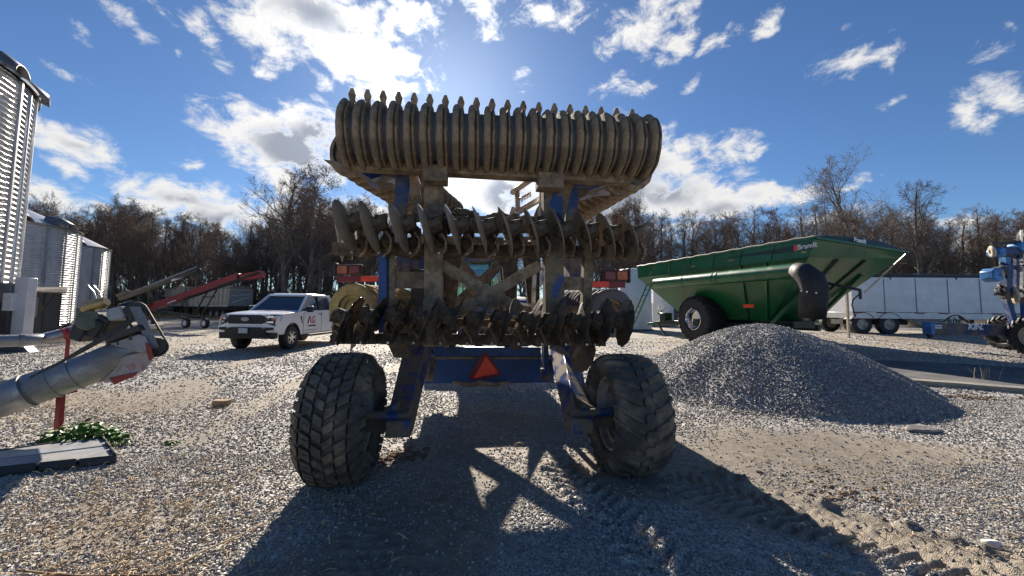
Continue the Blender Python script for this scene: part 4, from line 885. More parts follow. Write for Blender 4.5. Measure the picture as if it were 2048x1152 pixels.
# shoulder and hood
top=[(.03,1.0),(.10,1.12),(.30,1.18),(.7,1.225),(1.5,1.275)]
vs=[];fs=[]
xs=[-.97,-.86,-.55,-.25,0,.25,.55,.86,.97]; hb=[0,.02,.035,.045,.03,.045,.035,.02,0]
for y,z in top:
    for x,b in zip(xs,hb): vs.append((x,y+.10*(abs(x))**3*(1 if y<.2 else .3),z+b*min(1,y*4)+(-.0)))
n=len(xs); fs=[(i*n+k,i*n+k+1,(i+1)*n+k+1,(i+1)*n+k) for i in range(len(top)-1) for k in range(n-1)]
mb.add(vs,fs)
mb.box((0,.9,1.0),(1.88,1.35,.36)); mb.box((0,2.75,.95),(1.90,2.6,.62)); mb.box((0,5.0,.9),(1.86,1.7,.10)); mb.box((0,5.84,.98),(1.9,.08,.7))
body=mb.build('body',m_whitep,pk,bevel=.018)
# front
mb=MB(); fr=lambda p,y=.0: [(x,y+.08*abs(x)**2.2,z) for x,z in p]
mb.prism(fr([(-.98,.60),(.98,.60),(1.0,.80),(.80,.86),(.66,.90),(-.66,.90),(-.80,.86),(-1.0,.80)],-.06),(0,.25,0)); mb.build('front_bumper',m_whitep,pk,bevel=.02)
mb=MB(); mb.prism(fr([(-.74,.52),(.74,.52),(.66,.70),(.52,.76),(-.52,.76),(-.66,.70)],-.10),(0,.12,0)); mb.build('lower_intake',m_black,pk,bevel=.01)
mb=MB(); mb.prism(fr([(-.95,.40),(.95,.40),(.97,.60),(-.97,.60)],-.03),(0,.2,0)); mb.build('air_dam',m_black,pk,bevel=.01)
mb=MB(); mb.prism(fr([(-.72,.85),(.72,.85),(.76,1.17),(-.76,1.17)],-.03),(0,.15,0)); mb.build('grille_surround',m_whitep,pk,bevel=.02)
gp=[(.57,.87),(.64,.92),(.66,1.01),(.64,1.10),(.57,1.15)]; gr=[(x,z) for x,z in gp]+[(-x,z) for x,z in reversed(gp)]
mb=MB(); mb.prism(fr(gr,-.055),(0,.08,0)); grl=mb.build('grille',m_black,pk,bevel=.006)
mb=MB(); mb.lathe((0,-.060,1.015),(0,-1,0),[(0,.001),(.012,.001)],4); mb=MB(); mb.prism([(.135*math.cos(a*math.pi/12),-.075,1.015+.055*math.sin(a*math.pi/12)) for a in range(24)],(0,.03,0)); em=mb.build('emblem',m_chrome,grl)
mb=MB(); mb.prism([(.12*math.cos(a*math.pi/12),-.079,1.015+.044*math.sin(a*math.pi/12)) for a in range(24)],(0,.005,0)); mb.build('emblem_field',mat('emblem_blue_grey',(.10,.13,.2)),em)
text_mesh('emblem_text','Ford',.085,m_chrome,em,frame((0,-.083,1.015),(1,0,0),(0,0,1)),shear=.3)
for s in (-1,1):
    mb=MB(); mb.prism([(s*.68,-.03+.0,.90),(s*.96,.07,.88),(s*1.0,.22,.95),(s*1.0,.30,1.17),(s*.70,-.01,1.17)],(0,.08,0)); hl=mb.build('headlight',m_black,pk,bevel=.01)
    mb=MB(); mb.box((s*.82,.0,1.10),(.20,.03,.07),(0,0,s*.3)); mb.box((s*.82,.0,.93),(.20,.03,.06),(0,0,s*.3)); mb.build('lamp',m_chrome,hl,bevel=.005)
    mb=MB(); mb.box((s*.90,.03,1.015),(.10,.03,.06),(0,0,s*.4)); mb.build('turn_lens',m_orange,hl)
    mb=MB(); mb.prism(fr([(s*.70,.66),(s*.94,.68),(s*.94,.76),(s*.66,.76)],-.075),(0,.02,0)); mb.build('fog_recess',m_black,pk)
    mb=MB(); mb.prism([(s*(HWP+.004),1.40,1.10),(s*(HWP+.004),1.50,1.10),(s*(HWP+.004),1.56,.86),(s*(HWP+.004),1.52,.84)],(-s*.02,0,0)); mb.build('fender_vent',m_black,pk)
    mb=MB(); mb.box((s*1.13,1.80,1.34),(.22,.14,.20)); mm=mb.build('mirror',m_black,pk,bevel=.03); mb=MB(); mb.box((s*1.13,1.80,1.452),(.20,.12,.03)); mb.build('mirror_cap',m_whitep,mm,bevel=.012)
    for yy in (2.75,3.72): mb=MB(); mb.box((s*(HWP+.012),yy,1.16),(.02,.20,.035)); mb.build('door_handle',m_black,pk,bevel=.005)
    for ya,yb in ((1.62,2.86),(2.86,3.95)):
        mb=MB(); x=s*(HWP+.001); 
        for (a,b) in (((ya,1.24),(ya,.50)),((yb,1.24),(yb,.50)),((ya,.50),(yb,.50))): mb.bar((x,a[0],a[1]),(x,b[0],b[1]),.008,.012)
        mb.build('door_seam',m_black,pk,smooth=0)
    mb=MB(); mb.box((s*.93,2.8,.40),(.12,2.5,.06)); mb.build('running_board',m_black,pk,bevel=.01)
    for yy,nm in ((F1,'f'),(F2,'r')):
        mb=MB(); mb.lathe((s*.93,yy,WZ),(1,0,0),[(-.12,AR+.005),(.073,AR+.005),(.075,AR-.03),(-.12,AR-.03)],24,close=True,ang=(-1.65,1.65)); mb.build('wheel_arch',m_black,pk)
        w_=MB(); c=Vector((s*.86,yy,.40)); h=.135
        w_.lathe(c,(1,0,0),[(-h,.24),(-h,.37),(-h*.8,.398),(0,.403),(h*.8,.398),(h,.37),(h*.98,.24)],40); wt=w_.build('wheel',m_rubberclean,pk,smooth=30)
        w_=MB(); w_.lathe(c,(1,0,0),[(s*h*.9,.245),(s*h*.9,.225),(s*h*.2,.21),(s*h*.2,.001)],32)
        w_.build('rim_barrel',m_dark,wt)
        w_=MB(); w_.lathe(c,(1,0,0),[(s*h*.98,.235),(s*h*1.0,.225),(s*h*.8,.222)],32)
        for k in range(6):
            a=k*math.pi/3; d=Vector((0,math.cos(a),math.sin(a))); e=Vector((0,-math.sin(a),math.cos(a))); X0=Vector((s*h*.85,0,0))
            w_.bar(c+X0+d*.04,c+X0+d*.12,.06,.03,up=(1,0,0)); w_.bar(c+X0+d*.11,c+X0+d*.225+e*.05,.026,.02,up=(1,0,0)); w_.bar(c+X0+d*.11,c+X0+d*.225-e*.05,.026,.02,up=(1,0,0))
        w_.cyl(c+Vector((s*h*.6,0,0)),c+Vector((s*h*.98,0,0)),.045,12); w_.build('alloy_spokes',m_chrome,wt)
mb=MB(); mb.box((0,-.135,.66),(.31,.012,.155)); lp=mb.build('licence_plate',mat('plate_white',(.62,.62,.62),(.5,.5,.5)),pk,bevel=.004)
# cabin: glass block and white roof, pillars
g0=1.25; g1=1.83
def sec(y,z,hw): return [(-hw,y,z),(hw,y,z)]
gl=MB(); A=[(-.90,1.42,g0),(.90,1.42,g0),(.90,4.0,g0),(-.90,4.0,g0)]; B=[(-.70,2.22,g1),(.70,2.22,g1),(.72,3.72,g1),(-.72,3.72,g1)]
gl.add(A+B,[(0,3,2,1),(4,5,6,7),(0,1,5,4),(1,2,6,5),(2,3,7,6),(3,0,4,7)]); gls=gl.build('windows',m_glass,pk,smooth=0)
rf=MB(); C0=[(-.73,2.10,g1-.02),(.73,2.10,g1-.02),(.76,3.85,g1-.03),(-.76,3.85,g1-.03)]; C1=[(-.66,2.30,1.925),(.66,2.30,1.925),(.68,3.65,1.92),(-.68,3.65,1.92)]; rf.add(C0+C1,[(0,3,2,1),(4,5,6,7),(0,1,5,4),(1,2,6,5),(2,3,7,6),(3,0,4,7)]); rf.build('roof',m_whitep,pk,bevel=.04,smooth=50)
for s in (-1,1):
    pl=MB(); pl.bar((s*.945,1.38,1.23),(s*.735,2.20,1.86),.07,.075); pl.bar((s*.935,4.02,1.2),(s*.745,3.76,1.86),.12,.10,up=(0,1,0)); pl.bar((s*.92,2.86,1.22),(s*.735,2.88,1.85),.035,.09,up=(0,1,0),mi=1)
    pl.bar((s*.93,1.5,1.255),(s*.93,4.05,1.29),.11,.06); pl.bar((s*.735,2.15,1.86),(s*.75,3.8,1.85),.06,.06); pl.build('window_frame',[m_whitep,m_black],pk,bevel=.01)
# door lettering
m_txr=mat('red_lettering',(.55,.02,.03)); m_txb=mat('black_lettering',(.02,.02,.025))
def side(y,z): return frame((HWP+.006,y,z),(0,1,0),(0,0,1))
text_mesh('lettering','Λ',.36,m_txr,pk,side(2.02,.95),bold=.006); text_mesh('lettering','G',.36,m_txr,pk,side(2.28,.95),bold=.006)
mb=MB(); mb.bar((HWP+.009,1.875,.83),(HWP+.009,1.975,1.07),.006,.025); mb.build('lettering_stroke',m_txb,pk)
text_mesh('lettering','REVOLUTION',.085,m_txb,pk,side(2.20,.745),bold=.002)
mb=MB(); mb.box((HWP+.004,2.2,.60),(.003,.9,.022)); mb.build('lettering_line',m_grey,pk)
# ================================================================ small helpers for wheels
def road_wheel(c, r, w, parent, rimm, hubr=.55, axis=(1,0,0), name='wheel', seg=32, rubber=None, recess=.06):
    c=Vector(c); ax=Vector(axis).normalized(); h=w/2; rr=r*hubr; mb=MB()
    mb.lathe(c,ax,[(-h,rr),(-h,r*.9),(-h*.8,r*.985),(0,r),(h*.8,r*.985),(h,r*.9),(h,rr)],seg); wt=mb.build(name,rubber or m_rubberclean,parent,smooth=30)
    mb=MB()
    for s in (-1,1): mb.lathe(c,ax,[(s*h*.98,rr),(s*h*.95,rr*.9),(s*(h-recess),rr*.8),(s*(h-recess),rr*.35),(s*(h-recess+.04),rr*.3),(s*(h-recess+.04),.001)],seg)
    mb.build('rim',rimm,wt); return wt
# ================================================================ GRAIN CART  (local x: towards the camera side, y: forward to the tongue)
Fp=Vector((7.7,24.5)); Ap=Vector((10.76,14.2)); ax2=(Fp-Ap).normalized(); angc=math.atan2(ax2.y,ax2.x)-math.pi/2
O=Vector((9.4,20.0)); gc=empty('grain_cart',(O.x,O.y,gz(O.x,O.y)-.05),angc,'dark green grain cart with folded unloading auger and black spout behind the gravel heap','grain cart')
gM=gc.matrix_basis.copy(); gM=Matrix.Translation(gc.location)@Matrix.Rotation(angc,4,'Z'); gI=gM.inverted()
def GL(px,py,xl):       # photo pixel -> cart coordinates on plane x = xl
    a=gI@Vector((0,0,CAMH)); d=gI.to_3x3()@D(px,py); t=(xl-a.x)/d.x; return a+d*t
# near side is local -x
XN=-.80; XF=3.9
tf=GL(1275,535,XN); tr_=GL(1630,476,XN); print('cart', tf, tr_)
zt=(tf.z+tr_.z)/2; yf=tf.y; yr=tr_.y
def quad(mb,a,b,c,d,mi=0): mb.add([a,b,c,d],[(0,1,2,3)],mi)
def xs_(x): return x
mbx=MB()
za=GL(1290,565,XN).z; yfs=yf
low=GL(1420,600,.4); 
zb=2.35
n0=[Vector((XN,yf,tf.z)),Vector((XN,yr,tr_.z)),Vector((XN,yr+.25,tr_.z-.62)),Vector((XN,yf-.05,tf.z-.62))]
f0=[Vector((XF,p.y,p.z-(.25 if i in(1,2) else 0)+(.42 if i==2 else 0))) for i,p in enumerate(n0)]
# belt then sloping sheets to the sump
sN=[Vector((.75,yr+3.2,1.15)),Vector((.75,yf-2.2,1.15))]; sF=[Vector((2.8,yr+3.2,1.15)),Vector((2.8,yf-2.2,1.15))]
quad(mbx,n0[0],n0[1],n0[2],n0[3]); quad(mbx,f0[0],f0[1],f0[2],f0[3])
quad(mbx,n0[3],n0[2],sN[0],sN[1]); quad(mbx,f0[3],f0[2],sF[0],sF[1])
quad(mbx,n0[0],n0[3],f0[3],f0[0]); quad(mbx,n0[3],sN[1],sF[1],f0[3])
quad(mbx,n0[2],sN[0],sF[0],f0[2]); quad(mbx,n0[1],n0[2],f0[2],f0[1]); quad(mbx,*[sN[0],sN[1],sF[1],sF[0]])
hop=mbx.build('hopper',m_green,gc,smooth=0); s_=hop.modifiers.new('t','SOLIDIFY'); s_.thickness=.03; s_.offset=0
mb=MB(); mb.bar(n0[0]+Vector((-.03,0,0)),n0[1]+Vector((-.03,0,0)),.08,.07); mb.bar(n0[3]+Vector((-.03,0,0)),n0[2]+Vector((-.03,0,0)),.05,.03); mb.bar(n0[1]+Vector((0,-.03,0)),f0[1]+Vector((0,-.03,0)),.08,.07); mb.build('hopper_rim',m_green,gc)
for k,(fa,fb) in enumerate(((.30,.38),(.62,.70))):
    a=n0[2].lerp(f0[2],fa); b=sN[0].lerp(sF[0],fa); mb=MB(); a=a.lerp(b,.04); b=a.lerp(b,.62); mb.bar(a+Vector((0,-.06,0)),b+Vector((0,-.06,0)),.12,.10,up=(0,1,0)); mb.build('hopper_rib',m_dgreen,gc)
for yy in (yr+1.9,yr+3.1):
    a=Vector((XN+.03,yy,n0[3].z-.02)); b=Vector((.70,yr+3.2+(yy-yr-1.9)*.8,1.2)); mb=MB(); mb.bar(a+Vector((-.05,0,0)),b+Vector((-.05,0,0)),.10,.10,up=(1,0,0)); mb.build('hopper_rib',m_green,gc)
# dark swoosh stripe and small badges on the side
xk=XN-.016; st=[GL(*p,xk) for p in ((1430,519),(1500,507),(1628,484),(1628,497),(1560,507),(1500,512))]; mb=MB(); mb.prism(st,(-.004,0,0)); mb.build('side_stripe',m_dgreen,gc,smooth=0)
a=GL(1603,494,xk-.005); b=GL(1625,490,xk-.005); mb=MB(); mb.bar(GL(1588,497,xk-.006),GL(1594,496,xk-.006),.004,.22); mb.build('badge',m_red,gc,smooth=0)
m_txw=mat('white_lettering',(.8,.8,.8)); dd=(b-a).normalized(); text_mesh('lettering','Brandt',.26,m_txw,gc,frame(GL(1614,492,xk-.012),dd,(0,0,1)),bold=.004)
for px,py in ((1385,533),(1462,521),(1608,504)): mb=MB(); mb.bar(GL(px-5,py+.5,xk-.004),GL(px+5,py-.5,xk-.004),.004,.07); mb.build('amber_marker',m_brass,gc,smooth=0)
for k in range(1,7):
    a=n0[0].lerp(n0[1],k/7); b=n0[3].lerp(n0[2],k/7); mb=MB(); mb.bar(a+Vector((-.022,0,-.05)),b+Vector((-.022,0,.03)),.012,.03,up=(1,0,0)); mb.build('weld_seam',m_dgreen,gc)
# tarp over the top and rolled end cap
mb=MB(); zc=.38
R0=[];nseg=8
for k in range(nseg+1):
    f=k/nseg; x=XN+(XF-XN)*f; hz_=zc*math.sin(math.pi*f)**.8; R0.append((x,hz_))
vs=[];fs=[]
for j,(yy,zz) in enumerate(((yf,tf.z),(yf*.7+yr*.3,tf.z*.7+tr_.z*.3),(yf*.3+yr*.7,tf.z*.3+tr_.z*.7),(yr+.02,tr_.z))):
    for k,(x,hz_) in enumerate(R0): vs.append((x,yy,zz+.05+hz_*(.25 if j<1 else .6+.0*j)-( .25*k/nseg if j>1 else 0)))
fs=[(j*(nseg+1)+k,j*(nseg+1)+k+1,(j+1)*(nseg+1)+k+1,(j+1)*(nseg+1)+k) for j in range(3) for k in range(nseg)]
mb.add(vs,fs); tp=mb.build('tarp',m_tarp,gc,smooth=60)
mb=MB(); e=[Vector(v) for v in vs[-(nseg+1):]]; mb.add(e+[n0[1]+Vector((0,-.02,-.05)),f0[1]+Vector((0,-.02,-.05))],[tuple(range(nseg+1))+(nseg+2,nseg+1)]); mb.build('end_cap',m_dgreen,gc,smooth=0)
text_mesh('lettering','Brandt',.22,m_txw,tp,frame(n0[1].lerp(f0[1],.45)+Vector((0,-.05,.14)),(f0[1]-n0[1]),(0,0,1)),bold=.01)
mb=MB(); pts=[n0[0].lerp(n0[1],k/30)+Vector((-.02,0,.07+.02*math.sin(k*2.3))) for k in range(31)]; mb.tube(pts,.03,6); mb.build('tarp_cord',m_tan,gc)
# folded unloading auger tube along the side
XA=-1.2; a=GL(1313,567,XA); b=GL(1600,541,XA-.1); ra_=abs(GL(1450,538,XA).z-GL(1450,573,XA).z)/2*1.0
mb=MB(); mb.tube([a,b],[.27,.27],28); au=mb.build('auger_tube',m_green,gc); 
for f in (.28,.52,.55): mb=MB(); q=a.lerp(b,f); d=(b-a).normalized(); mb.cyl(q-d*.03,q+d*.03,.285,28); mb.build('tube_band',m_green,au)
mb=MB(); d=(b-a).normalized(); mb.lathe(a,-d,[(0,.27),(.03,.24),(.08,.1),(.08,.001)],24); mb.build('tube_end',m_dgreen,au)
pts=[GL(*p,XA-.12) for p in ((1590,541),(1606,546),(1622,560),(1628,580),(1627,600),(1624,636))]
mb=MB(); mb.tube(pts,[.29,.36,.41,.41,.40,.38],22,False); sp=mb.build('rubber_spout',m_rubberclean,gc,smooth=60); s_=sp.modifiers.new('t','SOLIDIFY'); s_.thickness=.02
for q in ((1604,582),(1616,584),(1634,586)):
    mb=MB(); c=GL(*q,XA-.53); mb.cyl(c,c+Vector((-.04,0,0)),.03,8); mb.build('spout_bolt',m_chrome,sp)
# black under-auger, frame, axle
mb=MB(); mb.bar((.6,yr+2.6,.85),(.6,yf-.2,.85),.2,.26); mb.bar((2.8,yr+2.6,.85),(2.8,yf-.2,.85),.2,.26); mb.box((1.8,0,.95),(4.2,.35,.35)); mb.bar((1.7,yr+2.4,1.0),(1.7,yf-2,1.0),1.2,.3); mb.build('chassis',m_dgreen,gc,bevel=.02)
for s in (.6,2.8):
    mb=MB(); mb.bar((s,yr+3.0,.95),(s,yr+.9,3.0),.14,.14); mb.build('rear_strut',m_green,gc)
c1=GL(1400,640,-.55)
for x,st_ in ((.05,'chevron'),(3.5,'chevron')):
    ty=tyre('tyre',m_rubberclean,(x,-.0,1.12),1.12,1.05,.50,'chevron',gc,lug=.06,seg=56); mb=MB(); c=Vector((x,0,1.12)); s=-1 if x<1 else 1
    mb.lathe(c,(1,0,0),[(s*.50,.54),(s*.52,.51),(s*.40,.44),(s*.20,.41),(s*.16,.30),(s*.05,.12),(s*.05,.001)],40); mb.build('rim',m_chrome if x<1 else m_rim,ty)
# tongue, jack, ladder, control box
t0=Vector((1.0,yf-1.8,.85)); tip=GL(1312,652,.9)
mb=MB(); mb.bar((.7,yf-2,.85),(tip.x,tip.y,.72),.16,.26); mb.bar((2.6,yf-2,.85),(tip.x,tip.y,.72),.16,.26); mb.bar((tip.x,tip.y,.72),(tip.x,tip.y+.7,.66),.22,.18); mb.build('tongue',m_green,gc,bevel=.01)
mb=MB(); mb.bar((tip.x-.1,tip.y-.3,.75),(tip.x-.3,tip.y-1.3,.05),.09,.09); mb.box((tip.x-.3,tip.y-1.35,.04),(.3,.3,.05)); mb.build('jack_stand',m_dgreen,gc)
mb=MB()
for s in (-.2,.2): mb.bar((XN+s*0-.12,yf-1.3+s,3.0),(XN-.30,yf+.1+s,.8),.05,.05)
for k in range(8): f=k/7; mb.bar((XN-.12-.18*f,yf-1.5+1.4*f,3.0-2.2*f),(XN-.12-.18*f,yf-1.1+1.4*f,3.0-2.2*f),.05,.03)
mb.build('ladder',m_green,gc)
mb=MB(); mb.box((tip.x-.2,tip.y-1.2,1.15),(.5,.5,.5)); mb.build('valve_box',m_dgreen,gc,bevel=.03)
mb=MB(); pts=[Vector((tip.x-.3+.15*math.sin(k),tip.y-1.1+k*.07,1.5+.2*math.sin(k*1.1))) for k in range(8)]; mb.tube(pts,.03,6); mb.build('hose_bundle',m_rubberclean,gc)
a=GL(1497,612,-.5); mb=MB(); mb.box(a,(.02,.5,.14)); mb.build('side_reflector',m_red,gc); 
# arm and crank rod at the rear
a=GL(1648,565,XN); b=GL(1720,580,XN-.1); mb=MB(); mb.bar(a,b,.06,.08); mb.bar(b,b+Vector((0,0,-.28)),.06,.06); mb.build('rear_arm',m_dark,gc)
mb=MB(); mb.tube([GL(1812,508,XN),GL(1728,585,XN-.1)],.022,6); mb.build('crank_rod',m_steel,gc)
mb=MB(); mb.tube([GL(1722,585,XN-.1),GL(1706,600,XN-.1),GL(1704,610,XN-.1),GL(1711,634,XN-.1)],.02,6); mb.build('crank_handle',m_dark,gc)
# ================================================================ HOPPER TRAILER at the right
HY=21.0; tl0=P(1703,560,HY); 
th_=empty('hopper_trailer',(17.6,HY,gz(17.6,HY)-.02),R(-4),'long silver hopper bottom grain trailer with a black roll tarp behind the green cart','grain trailer')
Lh=13.0; mb=MB()
mb.prism([(.25,0,1.16),(Lh,0,1.16),(Lh,0,2.98),(.9,0,2.98),(.25,0,2.55)],(0,2.5,0)); mb.build('box',m_alum,th_,bevel=.01)
mb=MB(); mb.prism([(.3,-.02,.82),(Lh,-.02,.82),(Lh,-.02,1.14),(.22,-.02,1.14)],(0,2.54,0)); mb.build('lower_rail',m_alum,th_,bevel=.01)
for k in range(1,9): mb=MB(); x=.3+k*1.55; mb.box((x,-.012,2.05),(.03,.02,1.75)); mb.build('panel_joint',m_grey,th_)
mb=MB(); mb.tube([(.85,.15,3.06),(Lh,.15,3.10)],.10,12); mb.build('roll_tarp',m_tarp,th_)
for x in (1.15,4.55,8.6,12.0):
    mb=MB(); mb.tube([(x+.35*math.cos(a),1.2,3.0+.26*math.sin(a)) for a in [k*math.pi/8 for k in range(9)]],.045,8,False); mb.build('tarp_bow',m_chrome,th_)
for x in (2.2,5.4,9.0): mb=MB(); mb.box((x,.02,2.96),(.07,.06,.2)); mb.build('tarp_stop',m_dark,th_)
for k,(x,mm) in enumerate([(xx_,m) for x0 in (.5,3.5,7.2,10.4) for xx_,m in ((x0,m_red),(x0+.62,m_whitep),(x0+1.15,m_red),(x0+1.75,m_whitep))]):
    mb=MB(); mb.box((x,-.026,1.12),(.48,.006,.05)); mb.build('reflective_tape',m_dred if mm is m_red else mm,th_,smooth=0)
for x0,x1 in ((3.2,5.8),(7.4,10.4)): mb=MB(); mb.prism([(x0,.3,.82),(x1,.3,.82),(x1-.9,.3,.35),(x0+.9,.3,.35)],(0,1.9,0)); mb.build('discharge_hopper',m_grey,th_)
for x in (.72,2.05):
    for y in (.14,2.36):
        for d in (0,) if y<1 else (0,): road_wheel((x,y+.05,.52),.52,.34,th_,m_rim,.52,axis=(0,1,0))
    mb=MB(); mb.lathe((x,.22,.5),(0,1,0),[(-.26,.62),(.2,.62),(.2,.64),(-.26,.64)],20,close=True,ang=(-1.1,1.1)); mb.build('mudguard',m_dark,th_)
mb=MB(); mb.bar((.3,1.25,.62),(3.6,1.25,.62),.9,.25); mb.build('axle_frame',m_dark,th_)
mb=MB(); mb.box((6.3,.3,.55),(.12,.12,1.1)); mb.build('landing_leg',m_dark,th_)
# road sign back and utility post by it
c=P(1694,600,18.5); g0_=gz(c.x,c.y); sg=empty('road_sign',(c.x,c.y,g0_),0,'back of a grey road sign on a pale post left of the hopper trailer','road sign')
mb=MB(); mb.box((0,0,1.15),(.09,.09,2.3)); mb.build('post',m_tan,sg); mb=MB(); mb.prism([(0,-.05,3.0-.05),(.30,-.05,2.35),(.26,-.05,2.2),(-.26,-.05,2.2),(-.30,-.05,2.35)],(0,.02,0)); mb.build('sign_plate',m_alum,sg)
c=P(1683,640,27); g0_=gz(c.x,c.y); o=empty('utility_post',(c.x,c.y,g0_),0,'short wooden post pair with a small white tag behind the road sign','post')
mb=MB(); mb.box((-.15,0,1.2),(.16,.16,2.4)); mb.box((.22,0,1.3),(.2,.16,2.6)); mb.box((0.02,0,1.1),(.5,.1,.12)); mb.box((0,0,.3),(.6,.1,.1)); mb.build('posts',m_wood,o); mb=MB(); mb.box((-.25,-.12,1.75),(.28,.03,.16)); mb.build('tag',m_whitep,o)
# ================================================================ WHITE TANKS
def tank(x0,x1,ytop,Yd,label):
    a=P(x0,ytop,Yd); b=P(x1,ytop,Yd); c=(a+b)/2; r=(b.x-a.x)/2; g=gz(c.x,c.y); H=c.z-g; o=empty('storage_tank',(c.x,c.y,g),0,label,'tank')
    mb=MB(); mb.lathe((0,0,0),(0,0,1),[(0.12,r),(H*.5-.01,r),(H*.5,r+.01),(H*.5+.02,r),(H-.25,r),(H-.1,r*.9),(H,r*.25),(H+.02,.001)],40); mb.build('shell',m_whitetank,o,smooth=40)
    mb=MB(); mb.lathe((0,0,0),(0,0,1),[(0,r+.12),(.13,r+.12),(.13,r)],40); mb.build('base',m_bluedirty,o)
m_whitetank=mat('white_tank',(.62,.63,.65),(.55,.56,.58),1,rough=.5,tone=.03)
tank(1237,1300,537,30,'tall white cylindrical tank between the harrow and the green cart'); tank(1304,1345,560,33,'white tank half hidden behind the front of the green cart')
# ================================================================ GRAIN BINS
def bin_(name_label, Cx, Cy, Rr, zt, rib, seg, cap=True, ang=None, roofh=2.0):
    g=gz(Cx,Cy); o=empty('grain_bin',(Cx,Cy,g),0,name_label,'grain bin'); H=zt-g
    n=int(H/rib); prof=[]
    for i in range(n*6+1): f=i/(n*6)*n; prof.append((i/(n*6)*H, Rr+.022*(rib/.11)*math.sin(2*math.pi*f)))
    mb=MB(); mb.lathe((0,0,0),(0,0,1),prof,seg); wl=mb.build('wall',m_galv if Rr>5 else m_galv2,o,smooth=60,recalc=False)
    mb=MB(); mb.lathe((0,0,0),(0,0,1),[(H-.02,Rr+.14),(H+.06,Rr+.16),(H+.10,Rr),(H+roofh,Rr*.15),(H+roofh+.3,.001)],seg)
    rf=mb.build('roof',m_galv,o,smooth=30)
    for k in range(24):
        a=k*math.pi/12; d=Vector((math.cos(a),math.sin(a),0)); m2=MB(); m2.bar(d*(Rr+.06)+Vector((0,0,0)),d*(Rr+.06)+Vector((0,0,H)),.09,.07,up=d); m2.build('wall_stiffener',m_galv,o)
    return o,H,g
def at_ang(Rr,a): return Vector((math.cos(a)*Rr,math.sin(a)*Rr,0))
b1,H1,g1_=bin_('tallest corrugated steel grain bin cut off by the left edge',-20.9,9.8,5.5,8.75,.175,144)
def vent(parent,Rr,H,a,s):     # hooded roof vent near the eave
    d=at_ang(1,a); t=Vector((-d.y,d.x,0)); c=d*(Rr-.1)+Vector((0,0,H+.12)); mb=MB(); n=10; vs=[]
    for j,(q,hh) in enumerate(((-.75,.62),(0,.66),(.85*s,.42))):
        for k in range(n+1):
            an=math.pi*k/n; vs.append(c+d*q*s+t*math.cos(an)*.48*s+Vector((0,0,math.sin(an)*hh*s-.28*(q if q>0 else q*.6))))
    fs=[(j*(n+1)+k,j*(n+1)+k+1,(j+1)*(n+1)+k+1,(j+1)*(n+1)+k) for j in range(2) for k in range(n)]
    mb.add(vs,fs); o=mb.build('roof_vent',m_galvd,parent,smooth=50); m=o.modifiers.new('t','SOLIDIFY'); m.thickness=.05
m_galvd=mat('dull_galvanised',(.20,.205,.215),(.14,.14,.15),3,rough=.5,metal=.5)
for a in (.05,.42,.80,-.30,-.62): vent(b1,5.5,H1,a,.72)
b2,H2,g2_=bin_('broad corrugated grain bin behind the tallest bin and the lean-to shed',-34.8,25.7,4.6,6.6,.165,110)
b3,H3,g3_=bin_('narrow far grain bin third from the left',-43.2,32.6,3.9,6.9,.16,90)
b4,H4,g4_=bin_('farthest grain bin with the outside stair on its wall',-46.4,40.2,4.0,7.3,.16,90)
for a in (-1.2,-.75,-.3,.2): vent(b2,4.6,H2,a,.9)
for a in (-.9,-.2): vent(b3,3.9,H3,a,.8)
for a in (-.9,-.3): vent(b4,4.0,H4,a,.8)
mb=MB(); nst=22
for k in range(nst):
    f=k/(nst-1); a=-1.30+f*.95; d=at_ang(1,a); z=.3+f*(H4-1.0); mb.box(d*4.35+Vector((0,0,z)),(.75,.30,.06),(0,0,a)); mb.box(d*4.1+Vector((0,0,z-.13)),(.05,.32,.26),(0,0,a))
st=mb.build('stair_treads',m_galvd,b4); mb=MB()
for off in (.1,.5,1.0): mb.tube([at_ang(4.72,-1.30+k/12*.95)+Vector((0,0,.3+k/12*(H4-1.0)+off)) for k in range(13)],.04 if off>.2 else .09,6)
for k in range(13): a=-1.30+k/12*.95; z=.3+k/12*(H4-1.0); mb.bar(at_ang(4.72,a)+Vector((0,0,z)),at_ang(4.72,a)+Vector((0,0,z+1.0)),.05,.05)
mb.build('stair_rail',m_galv,b4)
mb=MB(); a=math.atan2(-25.7+29,3); d=at_ang(1,-.62)
# walk-in doors on the bins
for bb,Rr,a in ((b2,4.6,-.42),(b3,3.9,-.75)):
    d=at_ang(1,a); mb=MB(); mb.box(d*(Rr+.10)+Vector((0,0,1.55)),(.18,1.5,2.3),(0,0,a)); dr=mb.build('door',m_galv,bb,bevel=.02); mb=MB(); mb.box(d*(Rr+.21)+Vector((0,0,1.5)),(.04,1.1,1.9),(0,0,a)); mb.build('door_panel',m_galvd,dr)
